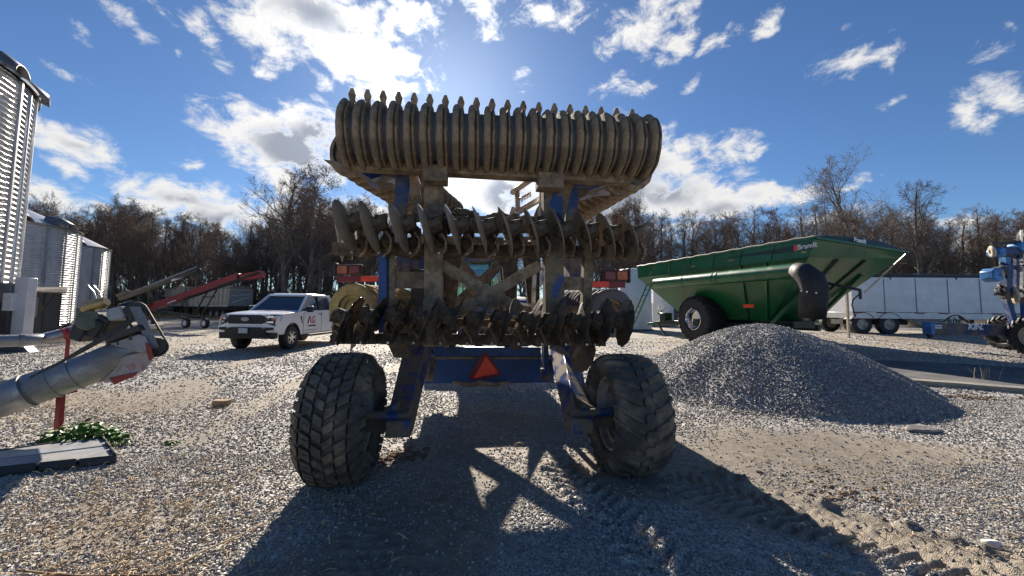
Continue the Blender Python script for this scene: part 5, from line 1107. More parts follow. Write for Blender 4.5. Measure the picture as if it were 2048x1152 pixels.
# electrical cabinets on the first bin
c=P(22,640,12.6); 
bx=empty('electrical_cabinet',(c.x,c.y,gz(c.x,c.y)),R(8),'tall pale steel conduit box and dark switch cabinets on the wall of the tallest bin','electrical cabinet')
mb=MB(); zt=P(35,555,12.6).z; mb.box((.22,.1,(zt+.35)/2),(.36,.3,zt-.35)); mb.build('conduit_box',m_alum,bx,bevel=.01)
mb=MB(); mb.box((-.12,-.02,zt-.85),(.32,.25,1.35)); mb.build('cabinet',m_galvd,bx,bevel=.02); mb=MB(); mb.box((-.15,-.02,.95),(.42,.3,1.2)); mb.build('cabinet',m_dark,bx,bevel=.02); mb=MB(); mb.box((.05,-.10,1.55),(.24,.25,.55)); mb.build('cabinet',m_alum,bx,bevel=.01)
mb=MB(); mb.tube([(-.45,0,1.2),(-.5,-.05,.5),(-.35,-.1,.15),(0,-.1,.08)],.07,8); mb.build('conduit_elbow',m_galv,bx); mb=MB(); mb.prism([(-.1,-.2,0),(.75,-.2,0),(.35,-.2,.45),(-.1,-.2,.6)],(0,.3,0)); mb.build('foot_flange',m_galvd,bx)
mb=MB(); mb.cyl((-.26,.16,0),(-.26,.16,H1-.4),.05,8); mb.build('conduit_pipe',m_galv,bx)
# lean-to shed with the breaker box
c=P(60,655,20); sh=empty('lean_to_shed',(c.x,c.y,gz(c.x,c.y)),0,'small open lean-to shed with a sagging board roof between the bins','shed')
mb=MB(); rz=P(60,583,20).z; mb.prism([(-1.2,-.5,rz+.1),(1.0,-.6,rz-.05),(1.3,.3,rz-.08),(.6,1.0,rz+.2),(-1.2,1.0,rz+.2)],(0,0,.07)); mb.build('roof',m_wood,sh)
mb=MB(); mb.box((.75,-.2,rz/2),(.1,.1,rz)); mb.build('post',m_dark,sh); mb=MB(); mb.bar((.78,-.2,rz*.55),(1.2,-.2,rz-.1),.07,.07); mb.build('brace',m_dark,sh); mb=MB(); mb.box((-.3,.9,rz*.5),(1.4,.06,rz)); mb.build('back_wall',m_dark,sh)
mb=MB(); mb.box((.35,-.35,1.35),(.48,.2,.95)); bk=mb.build('breaker_box',m_grey,sh,bevel=.01); mb=MB(); mb.box((.35,-.3,.45),(.08,.08,.9)); mb.build('breaker_post',m_wood,sh)
for x in (-.65,-.42): mb=MB(); mb.box((x,-.3,1.25),(.14,.06,.16)); mb.build('meter_label',m_whitep,sh)
# scrap and machinery at the bin feet
for (px,py,Y_,sx,mm,lab,nm) in ((150,648,23,1.4,m_redfade,'rusty red scrap frame lying at the foot of the broad bin','scrap_frame'),(108,652,21.5,.9,m_dark,'dark machine part leaning by the shed post','machine_part')):
    c=P(px,py,Y_); o=MB(); r_=random.Random(px)
    for k in range(9): a=Vector((r_.uniform(-sx,sx),r_.uniform(-.4,.4),r_.uniform(.05,.25))); b=Vector((r_.uniform(-sx,sx),r_.uniform(-.4,.4),r_.uniform(.1,.5))); o.bar(a,b,.09,.09)
    q=o.build(nm,mm); q.location=(c.x,c.y,gz(c.x,c.y)); tag(q,lab,'scrap')
c=P(178,640,34); fan=empty('aeration_fan',(c.x,c.y,gz(c.x,c.y)),R(10),'dark blue fan housing and duct at the foot of the far bins','fan'); mb=MB(); mb.cyl((-1.2,0,.7),(.6,0,.7),.55,20); mb.build('housing',m_dark,fan); mb=MB(); mb.box((1.0,0,.6),(.9,.8,.9)); mb.build('duct',m_bluedirty,fan)
c=P(200,600,36); g_=gz(c.x,c.y); mb=MB(); 
for s in (0,.5): mb.tube([(s-1.2,0,3.2),(s-.6,0,2.6),(s-.05,0,1.2),(s+.2,0,.1)],.06,8)
o=mb.build('bent_pipe',m_galv); o.location=(c.x,c.y,g_); tag(o,'pair of thin curved pale pipes right of the far bin stair','pipe')
# ================================================================ FOREGROUND AUGER at the left
def tubeobj(name, pts, r, material, parent, seg=28): mb=MB(); mb.tube(pts,r,seg); return mb.build(name,material,parent,smooth=40)
fa0=P(-60,822,4.35); fa1=P(180,737,4.75); fa2=P(292,690,5.05)
fa=empty('grain_auger',(fa1.x,fa1.y,gz(fa1.x,fa1.y)),0,'silver grain auger tube with a petrol engine and belt drive in the left foreground','grain auger'); oo=fa.location
v=lambda p: Vector(p)-oo
ra=.182
m_tube=mat('worn_tube_steel',(.36,.36,.37),(.22,.21,.205),3,(.4,.62),.36,.6,metal=.75,metal2=.3,bump=.05,dirt=(.25,.2,.15),dthr=(.62,.8),stretch=(1,1,1),tone=.12)
tb=tubeobj('tube',[v(fa0),v(fa1),v(fa2)],ra,m_tube,fa,36)
dA=(fa2-fa0).normalized(); up_=Vector((0,0,1)); sd_=dA.cross(up_).normalized(); nA=sd_.cross(dA).normalized()
for px,py,Y_ in ((108,764,4.62),(150,748,4.69),(55,782,4.5)): q=v(P(px,py,Y_)); mb=MB(); mb.cyl(q-dA*.012,q+dA*.012,ra+.008,36); mb.build('tube_band',m_tube,tb)
# discharge hood: red faded housing below and in front
hd=[P(*p,4.78) for p in ((176,750),(250,712),(300,700),(306,722),(288,742),(232,768),(218,764),(182,764))]
mb=MB(); mb.prism([v(p) for p in hd],(-.25,.28,0)); mb.build('discharge_hood',m_redfade,fa,bevel=.01)
mb=MB(); mb.prism([v(P(*p,4.74)) for p in ((218,688),(278,668),(292,672),(302,700),(282,706))],(-.24,.26,0)); mb.build('belt_guard_plate',m_grey,fa,bevel=.008)
mb=MB(); mb.prism([v(P(*p,4.76)) for p in ((218,756),(276,744),(270,752),(228,770))],(-.22,.24,0)); mb.build('hood_lip',m_redp,fa,bevel=.006)
mb=MB(); mb.prism([v(P(*p,4.72)) for p in ((290,685),(302,692),(308,716),(298,722),(292,700))],(-.2,.22,0)); mb.build('hinge_plate',m_redp,fa,bevel=.005)
# leg
lg=P(123,775,4.70); fz=gz(lg.x,lg.y)
mb=MB(); mb.bar(v(lg),v(Vector((lg.x+.01,lg.y,fz))),.055,.05); mb.build('leg',m_redp,fa)
for k in range(7): pass
mb=MB(); mb.prism([v(P(*p,4.70)) for p in ((106,768),(130,762),(134,788),(112,792))],(0,.12,0)); mb.build('leg_bracket',m_redp,fa,bevel=.006)
# engine and belt drive (several parts)
def EP(px,py,Y_=4.75): return v(P(px,py,Y_))
mb=MB(); q=EP(205,650,4.95); mb.box(q,(.30,.34,.22),(0,.45,0)); mb.box(q+Vector((.12,0,.02)),(.16,.3,.2),(0,.45,0)); mb.box(q+Vector((-.1,-.1,-.08)),(.16,.2,.2),(0,.3,0)); en=mb.build('engine_block',m_black,fa,bevel=.02)
mb=MB(); mb.cyl(EP(177,640,4.75),EP(190,652,5.1),.115,20); mb.build('recoil_housing',m_olive,en,bevel=.01)
mb=MB(); q=EP(222,637,4.72); mb.prism([EP(213,618,4.68),EP(240,612,4.68),EP(247,632,4.68),EP(240,638,4.68),EP(218,642,4.68),EP(211,632,4.68)],(0,.2,0)); mb.build('muffler_shield',m_grey,en,bevel=.012)
mb=MB(); mb.tube([EP(168,619,4.85),EP(182,613,4.85),EP(206,606,4.85),EP(214,603,4.85)],[.05,.07,.07,.045],14); mb.build('fuel_tank',m_brass,en)
mb=MB(); mb.cyl(EP(246,628,4.9),EP(272,620,5.0),.13,20); mb.build('air_filter',m_black,en)
mb=MB(); mb.cyl(EP(198,607,4.85),EP(200,600,4.85),.035,12); mb.build('fuel_cap',m_chrome,en)
mb=MB(); mb.tube([EP(204,668),EP(230,676),EP(262,664),EP(280,650)],[.02,.025,.02,.02],8); mb.bar(EP(214,690),EP(250,664),.03,.03); mb.bar(EP(238,690),EP(232,668),.025,.025); mb.bar(EP(262,680),EP(268,655),.03,.03); mb.build('engine_mount',m_dark,fa)
mb=MB(); mb.prism([EP(206,676,4.7),EP(276,650,4.7),EP(280,660,4.7),EP(212,686,4.7)],(0,.35,0)); mb.build('engine_base',m_dark,fa,bevel=.004)
# pulleys and belt
pa=EP(272,622,4.78); pb=EP(312,694,4.86); dd=(pb-pa).normalized(); axp=Vector((.55,-.83,.1)).normalized(); axp=(axp-dd*axp.dot(dd)).normalized(); pr=axp.cross(dd)
mb=MB(); mb.lathe(pa,axp,[(-.03,.001),(-.03,.10),(0,.085),(.03,.10),(.03,.001)],24); mb.build('small_pulley',m_dark,fa); mb=MB(); mb.lathe(pb,axp,[(-.02,.001),(-.02,.11),(0,.10),(.02,.11),(.02,.001)],30); mb.build('large_pulley',m_dark,fa)
for off in (-.018,.018):
    loop=[]; 
    for k in range(13): a=math.pi*k/12; loop.append(pa+axp*off-dd*math.sin(a)*.10+pr*math.cos(a)*.10)
    for k in range(13): a=math.pi*k/12; loop.append(pb+axp*off+dd*math.sin(a)*.11-pr*math.cos(a)*.11)
    mb=MB(); mb.tube(loop+[loop[0]],.011,6,False); mb.build('drive_belt',m_rubberclean,fa)
mb=MB(); mb.prism([pa+axp*.05+pr*.05-dd*.03,pa+axp*.05-pr*.03-dd*.07,pb+axp*.05-pr*.06,pb+axp*.05+pr*.02+dd*.02],(.02,0,.0)); mb.build('belt_cover',m_galvd,fa,bevel=.004)
mb=MB(); mb.tube([EP(265,640,4.6),EP(215,672,4.45),EP(165,700,4.4),EP(120,725,4.4),EP(60,755,4.3)],[.022,.03,.024,.014,.010],8); mb.build('control_lever',m_dark,fa)
# second, thinner tube
s0=P(-30,683,8.2); s1=P(44,681,8.6); s2=P(72,679,8.8); s3=P(175,655,9.5); s4=P(250,632,10.0)
o2=empty('transfer_tube',(s1.x,s1.y,gz(s1.x,s1.y)),0,'thin grey bent pipe with a red clamp running behind the foreground auger','pipe'); ooo=Vector(o2.location)
q=MB(); q.tube([p-ooo for p in (s0,s1,s2,P(90,677,9.0),s3,s4)],.125,20); q.build('pipe',m_tube,o2,smooth=50); q=MB(); d=(s1-s0).normalized(); q.cyl(s1-ooo-d*.03,s1-ooo+d*.03,.14,20); q.build('joint_ring',m_tube,o2)
c=P(130,668,9.15); q=MB(); q.cyl(P(128,668,9.12)-ooo,P(136,666,9.18)-ooo,.132,20); q.build('clamp',m_redp,o2); q=MB(); q.cyl(P(166,657,9.4)-ooo,P(190,650,9.6)-ooo,.132,20); q.build('clamp',m_redp,o2)
lp=P(137,672,9.15)-ooo; q=MB(); q.bar(lp,Vector((lp.x,lp.y,0)),.05,.05); q.build('leg',m_redp,o2)
# black plastic panel on the ground
cn=[pt(0,948),pt(0,912),pt(205,882),pt(236,928)]; c=sum(cn,Vector())/4; pn=empty('plastic_panel',(c.x,c.y,gz(c.x,c.y)+.01),0,'flat worn dark plastic bin lid lying on the gravel at the left edge','plastic lid')
A=pt(-60,958)-c; B=pt(-60,920)-c; Cc=pt(203,882)-c; Dd=pt(232,926)-c
for w_ in (A,B,Cc,Dd): w_.z=.03
m_lid=mat('worn_lid_plastic',(.36,.365,.38),(.24,.245,.25),3,rough=.35,rough2=.55,dirt=(.36,.33,.29),dthr=(.48,.78),dscale=2.2,tone=.2)
mb=MB()
def lerp2(u,w2): return A.lerp(Dd,u).lerp(B.lerp(Cc,u),w2)
for (w0,w1) in ((0.02,.47),(.52,.98)):
    mb.prism([lerp2(0,w0),lerp2(.985,w0),lerp2(.985,w1),lerp2(0,w1)],(0,0,.02))
mb.build('panel_sheet',m_lid,pn,bevel=.006)
mb=MB()
for u0,u1 in ((0,.10),(.12,.42),(.44,.70),(.72,1.0)):
    h_=.03+.02*random.Random(int(u0*100)).random(); mb.prism([lerp2(u0,-.03)-Vector((0,0,.05)),lerp2(u1,-.03)-Vector((0,0,.05)),lerp2(u1,.0),lerp2(u0,.0)],(0,0,h_)); 
    mb.prism([lerp2(u0,1.0),lerp2(u1,1.0),lerp2(u1,1.03),lerp2(u0,1.03)],(0,0,h_*.7))
for w0,w1 in ((0,.3),(.36,.62),(.7,1.0)): mb.prism([lerp2(.98,w0),lerp2(1.0,w0),lerp2(1.0,w1),lerp2(.98,w1)],(0,0,.045))
mb.prism([lerp2(0,.47),lerp2(1,.47),lerp2(1,.52),lerp2(0,.52)],(0,0,.012)); mb.build('panel_edge',m_black,pn,bevel=.004)
# ================================================================ LEFT BACKGROUND: truck, trailer, conveyors
def PP(px,py,Y_): return P(px,py,Y_)
ta=P(457,600,49.0); tb_=P(333,600,55.5); dT=Vector((tb_.x-ta.x,tb_.y-ta.y,0)); LT=dT.length; aT=math.atan2(dT.y,dT.x)
tr2=empty('dump_trailer',(ta.x,ta.y,gz(ta.x,ta.y)),aT,'tan ribbed grain trailer with a grey tailgate behind the red conveyor','grain trailer')
zt=P(457,577,49).z-tr2.location.z; z0=P(457,612,49).z-tr2.location.z
# local x forward, near side is -y?  tail faces the camera at the right
nrm=Vector((-math.sin(aT),math.cos(aT),0)); sgn=-1 if nrm.dot(Vector((0,-1,0)))<0 else 1
WT=2.9; yw=(-1 if sgn>0 else 1)*WT
mb=MB(); mb.prism([(0,0,z0),(LT,0,z0),(LT,0,zt),(0,0,zt)],(0,yw,0)); mb.build('box',m_tan,tr2)
for k in range(16): mb=MB(); x=.3+k*(LT-.6)/15; mb.box((x,.04*sgn,(z0+zt)/2),(.10,.07,zt-z0)); mb.build('side_rib',m_tan,tr2)
mb=MB(); mb.prism([(-.06,yw*.03,z0),(-.06,yw*.97,z0),(-.06,yw*.97,zt-.15),(-.06,yw*.03,zt-.15)],(.05,0,0)); tg=mb.build('tailgate',m_grey,tr2); 
mb=MB(); 
for a,b in (((yw*.1,z0+.4),(yw*.85,z0+1.2)),((yw*.1,z0+1.3),(yw*.9,z0+1.5))): mb=MB(); mb.bar((-.10,a[0],a[1]),(-.10,b[0],b[1]),.06,.10,up=(0,0,1)); mb.build('tailgate_bar',m_alum,tg)
mb=MB(); n=8; vs=[]
for x in (0,LT):
    for k in range(n+1): vs.append((x,yw*k/n,zt+.45*math.sin(math.pi*k/n)**.7))
mb.add(vs,[(k,k+1,n+2+k,n+1+k) for k in range(n)]+[tuple(range(n+1)),tuple(range(n+1,2*n+2))]); mb.build('tarp',m_wood,tr2,smooth=40)
mb=MB(); mb.box((LT/2,yw/2,z0-.25),(LT,1.2,.4)); mb.build('chassis',m_dark,tr2)
mb=MB(); mb.bar((0,.06*sgn,z0-.02),(LT,.06*sgn,z0-.02),.05,.12); mb.build('side_rail',m_alum,tr2)
for x in (1.0,2.3,3.6,LT-.4,LT-1.7):
    for y in (0,yw): road_wheel((x,y*.9+yw*.05,.52),.52,.4,tr2,m_rim,.5,axis=(0,1,0),seg=20)
tc_=empty('semi_truck',tr2.matrix_basis@Vector((0,0,0)),aT,'white day cab semi truck in front of the tan grain trailer','truck'); tc_.location=Matrix.Translation(tr2.location)@Matrix.Rotation(aT,4,'Z')@Vector((LT+.6,yw/2,0)); 
mb=MB(); 
def boxm(name,c,d,m,par,bv=.05,rot=None): q=MB(); q.box(c,d,rot); return q.build(name,m,par,bevel=bv)
q=MB(); q.prism([(0,-1.15,1.0),(1.9,-1.15,1.0),(1.9,-1.15,2.0),(1.6,-1.15,2.95),(0,-1.15,3.0)],(0,2.3,0)); cbx=q.build('cab',m_whitep,tc_,bevel=.08)
q=MB(); q.prism([(1.9,-.8,.8),(3.7,-.75,.8),(3.75,-.75,1.5),(3.3,-.8,1.85),(1.9,-.85,2.05)],(0,1.6,0)); q.build('bonnet',m_whitep,tc_,bevel=.1)
for y in (-1.17,1.15): q=MB(); q.prism([(.6,y,2.05),(1.65,y,2.05),(1.45,y,2.7),(.6,y,2.75)],(0,.02,0)); q.build('side_window',m_glass,cbx,smooth=0)
q=MB(); q.prism([(1.93,-1.0,2.02),(1.93,1.0,2.02),(1.66,.95,2.85),(1.66,-.95,2.85)],(.02,0,.01)); q.build('windscreen',m_glass,cbx,smooth=0)
for x,y in ((3.0,-1.0),(3.0,1.0)): road_wheel((x,y,.52),.52,.32,tc_,m_rim,.52,axis=(0,1,0),seg=20)
q=MB(); q.lathe((3.0,0,.55),(0,1,0),[(-1.15,.68),(1.15,.68),(1.15,.72),(-1.15,.72)],18,close=True,ang=(-1.3,1.3)); q.build('mudguard',m_whitep,tc_)
boxm('front_bumper',(3.85,0,.6),(.2,2.3,.4),m_chrome,tc_,.03); boxm('fuel_tank',(1.0,-.95*1,.7),(1.2,.5,.5),m_chrome,tc_,.15); boxm('headlight',(3.45,-.85,1.25),(.2,.2,.2),m_chrome,tc_,.04)
c=P(372,583,60); o=empty('parked_trailer',(c.x,c.y,gz(c.x,c.y)),R(8),'pale canvas topped trailer peeping above the tan trailer','trailer'); zz=P(372,571,60).z; q=MB(); q.prism([(-2.8,0,zz-1.6),(3.5,0,zz-1.6),(3.5,0,zz-.6),(-1.5,0,zz),(-2.8,0,zz-.6)],(0,2.5,0)); q.build('canvas_top',m_tan,o); q=MB(); q.box((0,1.2,1.2),(5.5,2.2,1.2)); q.build('box',m_grey,o); 
for x in (-1.5,1.5): road_wheel((x,.2,.5),.5,.3,o,m_rim,.5,axis=(0,1,0),seg=16)
# red conveyor
Yc=27.0
rc=empty('red_conveyor',P(411,643,Yc)*1.0,0,'long dark red belt conveyor on small white hubbed wheels left of the pickup','conveyor'); rc.location.z=gz(rc.location.x,rc.location.y); ro_=Vector(rc.location)
def RP(px,py,Y_=Yc): return P(px,py,Y_)-ro_
q=MB(); q.bar(RP(262,630,27.5),RP(478,553,26.5),.42,.44); q.build('boom',m_redp,rc,bevel=.02)
q=MB(); q.bar(RP(300,622,27.4),RP(520,545,26.3),.46,.08); q.build('belt_edge',m_dark,rc); rc.data if False else None
q=MB(); q.prism([RP(477,549,26.4),RP(520,541,26.3),RP(522,555,26.3),RP(481,560,26.4)],(0,.5,0)); q.build('discharge_spout',m_redp,rc)
q=MB(); d_=(RP(478,553,26.5)-RP(262,630,27.5)); text_mesh('lettering','1537',.26,m_txw,rc,frame(RP(318,611.5,27.0)+Vector((0,-.0,0)),d_,Vector((0,0,1))),bold=.008)
q=MB(); q.bar(RP(335,606.5,26.9),RP(352,600.5,26.8),.02,.06); q.build('white_stripe',m_whitep,rc)
for (a,b) in (((414,585),(386,632)),((434,579),(400,636)),((404,594),(430,594))): q=MB(); q.bar(RP(*a),RP(*b),.07,.07); q.build('lift_frame',m_dark,rc)
for (a,b) in (((290,612),(318,583)),((296,615),(322,583))): q=MB(); q.bar(RP(*a),RP(*b),.05,.05); q.build('lift_frame',m_dark,rc)
for (a,b) in (((310,618),(400,635)),((318,621),(380,640)),((372,634),(411,636))): q=MB(); q.bar(RP(*a),RP(*b),.08,.10); q.build('undercarriage',m_dark,rc)
for px,py,s_ in ((411,636,1),(373,634,-1),(303,631,-1)):
    p=RP(px,py,Yc if px!=303 else 28); r=abs(p.z)+.02; r=.33; road_wheel((p.x,p.y,r),r,.22,rc,m_whitep,.58,axis=(.35,1,0),seg=24,recess=.02)
# dark grey conveyor behind
gc2=empty('grey_conveyor',P(260,640,32),0,'dark grey folded grain auger rising behind the red conveyor','grain auger'); gc2.location.z=gz(gc2.location.x,gc2.location.y); go_=Vector(gc2.location)
def GP(px,py,Y_=32): return P(px,py,Y_)-go_
q=MB(); q.tube([GP(240,598,33),GP(398,541,31)],.17,14); q.build('tube',m_dark,gc2); m_dgrey=mat('dark_grey_paint',(.07,.08,.09),(.11,.12,.13),4,rough=.35,metal=.3); q=MB(); q.tube([GP(262,586,33),GP(396,534,31)],.12,12); q.build('tube',m_dgrey,gc2)
q=MB(); q.bar(GP(345,561,31.5),GP(386,547,31.2),.16,.16); q.build('guard',m_alum,gc2)
q=MB(); q.tube([GP(236,592,33),GP(252,586,33),GP(266,588,33)],[.18,.28,.16],12); q.build('drive_head',m_dark,gc2)
for a,b in (((300,578),(292,640)),((300,578),(318,642))): q=MB(); q.bar(GP(*a),GP(*b),.06,.06); q.build('support_leg',m_dark,gc2)
q=MB(); q.tube([GP(398,538,31),GP(403,545,31),GP(403,560,31)],.12,10); q.build('downspout',m_dark,gc2)
# ================================================================ BLUE PLANTER at the right
Yp_=13.4
c=P(1960,680,Yp_); pl=empty('folded_planter',(c.x,c.y,gz(c.x,c.y)),0,'blue folded planter with a long tongue and black tyres at the right edge','planter'); po=Vector(pl.location)
def LP(px,py,Y_=Yp_): return P(px,py,Y_)-po
q=MB(); q.bar(LP(1858,657),LP(2075,662),.22,.36); q.build('tongue',m_bluedirty,pl,bevel=.02)
d_=LP(2075,662)-LP(1858,657)
text_mesh('lettering','KIN.',.27,m_txw,pl,frame(LP(1951,654,Yp_-.12),d_,(0,0,1)),shear=.25,bold=.012); text_mesh('lettering','2',.24,m_txw,pl,frame(LP(2016,652,Yp_-.12),d_,(0,0,1)),shear=.2,bold=.01)
for dy in (651,655.5): q=MB(); q.bar(LP(1867,dy,Yp_-.115),LP(1884,dy+.4,Yp_-.115),.006,.045); q.build('white_stripe',m_whitep,pl)
q=MB(); q.box(LP(1857,656),(.14,.3,.42)); hh_=q.build('hitch',m_lblue,pl,bevel=.02); q=MB(); q.bar(LP(1858,664),LP(1860,674),.12,.12); q.tube([LP(1853,668),LP(1858,676),LP(1866,672)],.03,8); q.build('hitch_clevis',m_dark,pl)
q=MB(); q.bar(LP(1950,660),LP(1992,682),.10,.10); q.bar(LP(1978,660),LP(1996,680),.08,.08); q.box(LP(1994,683),(.35,.25,.08)); q.build('parking_jack',m_dark,pl)
q=MB(); pts=[LP(1888+k*5.2,643-13*math.sin(math.pi*k/9),Yp_) for k in range(10)]; q.tube(pts,.02,6); q.build('hose_hoop',m_dark,pl)
r_=random.Random(5)
for k in range(7): q=MB(); x=1892+k*5; q.tube([LP(x,650),LP(x+r_.uniform(-4,4),640-r_.random()*6),LP(x+r_.uniform(0,8),632+r_.random()*8),LP(x+6,649)],.014,6); q.build('hose',m_rubberclean if k%2 else m_steel,pl)
q=MB(); q.bar(LP(1905,640),LP(1940,640),.04,.03); q.bar(LP(1918,634),LP(1945,650),.05,.05); q.build('hose_rack',m_dark,pl)
tw=LP(2020,640,15.0); R_=1.02*.62; tw.z=R_+.12
ty=tyre('tyre',m_rubberclean,(tw.x,tw.y,R_+.05),R_,.75,.30,'chevron',pl,lug=.05,seg=44); rim('rim',(tw.x,tw.y,R_+.05),.30,.7,m_rim,ty)
ty=tyre('tyre',m_rubberclean,(LP(2075,650,12.6).x,LP(2075,650,12.6).y,R_+.05),R_,.6,.34,'chevron',pl,lug=.05,seg=44); rim('rim',(LP(2075,650,12.6).x,LP(2075,650,12.6).y,R_+.05),.34,.6,m_tan,ty)
Yq=13.6
def BL(px,py,Y_=Yq): return P(px,py,Y_)-po
q=MB(); q.bar(BL(2012,596),BL(2012,528),.20,.24,up=(0,1,0)); q.build('row_post',m_bluedirty,pl,bevel=.01)
q=MB(); q.bar(BL(2009,528),BL(2009,515),.16,.2,up=(0,1,0)); q.build('post_cap',m_lblue,pl)
q=MB(); q.bar(BL(1984,503),BL(2050,500),.22,.24); q.build('toolbar',m_bluedirty,pl,bevel=.01)
def hopper_(px,py,s,Yh=Yq):
    pr=[(-.20,-.16),(-.22,.10),(-.10,.22),(.12,.22),(.18,.05),(.16,-.2),(-.02,-.28)]; cc=BL(px,py,Yh); q=MB(); q.prism([cc+Vector((a*s,-.2,b*s)) for a,b in pr],(0,.4,0)); return q.build('seed_unit_cover',m_lblue,pl,bevel=.03)
hopper_(1993,505,.62); hopper_(2036,494,.7); hopper_(1984,549,.95)
q=MB(); q.bar(BL(1992,545),BL(2005,540),.3,.3); q.build('row_unit',m_dark,pl,bevel=.03)
for k,(px,py,r) in enumerate(((1984,503,.2),(1999,580,.2),(2028,590,.30),(2046,480,.32),(2000,548,.2),(2044,590,.34))):
    q=MB(); cc=BL(px,py,Yq-.05+.15*(k%2)); q.lathe(cc,(.8,-.5,.1),[(-.05,r*.4),(-.05,r*.85),(-.02,r),(.02,r),(.05,r*.85),(.05,r*.4)],20,close=True); q.build('gauge_wheel',m_tan if k%2==0 else m_rubberclean,pl)
for k in range(16):
    px=r_.uniform(1992,2045); py=r_.choice([492,520,531,541,573,580,592,520,545])+r_.uniform(-4,4); q=MB(); cc=BL(px,py,Yq-.2+r_.random()*.3); a=cc+Vector((r_.uniform(-.22,.22),r_.uniform(-.1,.1),r_.uniform(-.18,.18))); q.bar(cc,a,.05,.06); q.build('linkage',r_.choice([m_bluedirty,m_dark,m_steel,m_lblue]),pl,bevel=.004)
for (a,b,m) in (((2006,515),(2050,512),m_dark),((1998,536),(2050,532),m_bluedirty),((1990,588),(2050,580),m_dark),((2033,505),(2033,596),m_bluedirty),((2046,460),(2046,600),m_steel),((1982,488),(2040,484),m_dark)): q=MB(); q.bar(BL(*a),BL(*b),.09,.10); q.build('frame_bar',m,pl,bevel=.006)
q=MB(); q.bar(BL(2012,596),LP(2030,655),.15,.15); q.bar(BL(2046,596),LP(2050,655),.15,.15); q.build('frame_leg',m_bluedirty,pl)
# ================================================================ TREES
m_bark=mat('bark',(.115,.095,.078),(.20,.17,.14),6,rough=.95,stretch=(1,1,.3),bump=.3)
m_twigs=mat('twigs',(.105,.086,.072),(.17,.14,.115),6,rough=.95)
m_brownleaf=mat('brown_leaves',(.27,.135,.07),(.17,.10,.06),1.5,rough=.85,tone=.3); m_darkleaf=mat('dark_leaves',(.10,.06,.035),(.07,.05,.03),1.5,rough=.85,tone=.3)
def make_tree_mesh(seed, H, spread, leaves, lean=0, dense=1.0, bare_to=.3, upright=.5):
    r=random.Random(seed); TV=[];TF=[];CV=[];CF=[];LV=[];LF=[]
    def seg(V,F,a,b,ra,rb,n):
        d=(b-a); 
        if d.length<1e-5: return
        d.normalize(); u=d.orthogonal().normalized(); v=d.cross(u); o=len(V)
        for p,q in ((a,ra),(b,rb)):
            for k in range(n): t=6.2832*k/n; V.append(p+(u*math.cos(t)+v*math.sin(t))*q)
        for k in range(n): F.append((o+k,o+(k+1)%n,o+n+(k+1)%n,o+n+k))
    def branch(p,d,L_,rad,lev):
        n={0:9,1:6,2:4,3:3,4:2}[lev]; pts=[p]; dirs=[]; rads=[rad]
        for i in range(n):
            j=.055 if lev==0 else .24
            d=(d+Vector((r.gauss(0,j),r.gauss(0,j),r.gauss(0,j*.8)+(.03 if lev else .05)))).normalized()
            p=p+d*(L_/n); pts.append(p); dirs.append(d.copy()); f=(i+1)/n
            rads.append(max(.008,rad*(1-.78*f)))
            if lev<=1: seg(TV,TF,pts[-2],pts[-1],rads[-2],rads[-1],6 if lev==0 else 4)
            else: seg(CV,CF,pts[-2],pts[-1],rads[-2],rads[-1],3)
        if lev<4:
            cnt={0:int(15*dense),1:7,2:6,3:4}[lev]
            for k in range(cnt):
                f=(bare_to+(1-bare_to)*(k+r.random())/cnt) if lev==0 else (.18+.82*(k+r.random())/cnt)
                x=f*n; i=min(n-1,int(x)); q=pts[i].lerp(pts[i+1],x-i); dd=dirs[i]
                az=r.random()*6.283 if lev else k*2.4+r.uniform(-.4,.4); u=dd.orthogonal().normalized(); v=dd.cross(u); side=u*math.cos(az)+v*math.sin(az)
                an=r.uniform(.5,1.0) if lev else r.uniform(.6,1.15)*(1.15-f*.6)
                nd=(dd*math.cos(an)+side*math.sin(an)+Vector((0,0,upright*.35))).normalized()
                ll=(H*spread*(1.05-.62*f)*r.uniform(.7,1.2)) if lev==0 else L_*r.uniform(.38,.62)*(1.15-.4*f)
                branch(q,nd,ll,rads[i]*(.48 if lev==0 else .55),lev+1)
        if lev>=3 and leaves>0:
            for k in range(leaves if r.random()<.8 else 0):
                if r.random()<.5: continue
                q=pts[r.randrange(len(pts))]+Vector((r.gauss(0,.12),r.gauss(0,.12),r.gauss(0,.12))); s=r.uniform(.035,.085); u=Vector((r.gauss(0,1),r.gauss(0,1),r.gauss(0,1))).normalized(); v=u.orthogonal().normalized(); o=len(LV)
                LV.extend([q,q+u*s+v*s*.5,q+u*s*1.9,q+u*s-v*s*.5]); LF.append((o,o+1,o+2,o+3))
    branch(Vector((0,0,-.2)),Vector((lean,0,1)).normalized(),H*.93,H*.017+.05,0)
    def mk(nm,V,F,m):
        me=bpy.data.meshes.new(nm); me.from_pydata([tuple(v) for v in V],[],F); me.materials.append(m); me.polygons.foreach_set('use_smooth',[True]*len(me.polygons)); return me
    return mk('trunk',TV,TF,m_bark), mk('crown',CV,CF,m_twigs), (mk('leaves',LV,LF,m_brownleaf) if LV else None)
KIND=[make_tree_mesh(s,H,sp,lv,le,dn,bt,up) for s,H,sp,lv,le,dn,bt,up in (
 (1,15,.36,0,0,1,.30,.6),(2,14,.40,1,.04,1,.25,.5),(3,16,.31,1,-.03,.9,.35,.7),(4,13,.42,3,0,1.1,.22,.5),(5,15,.34,0,.05,1.1,.3,.7),(6,12,.42,4,0,1.1,.2,.4),(7,17,.29,0,.02,1,.4,.8),(8,14,.50,1,0,1.2,.22,.35))]
HT=[sorted(v.co.z for v in c.vertices)[int(len(c.vertices)*.985)] for _,c,_ in KIND]
rt_=random.Random(21)
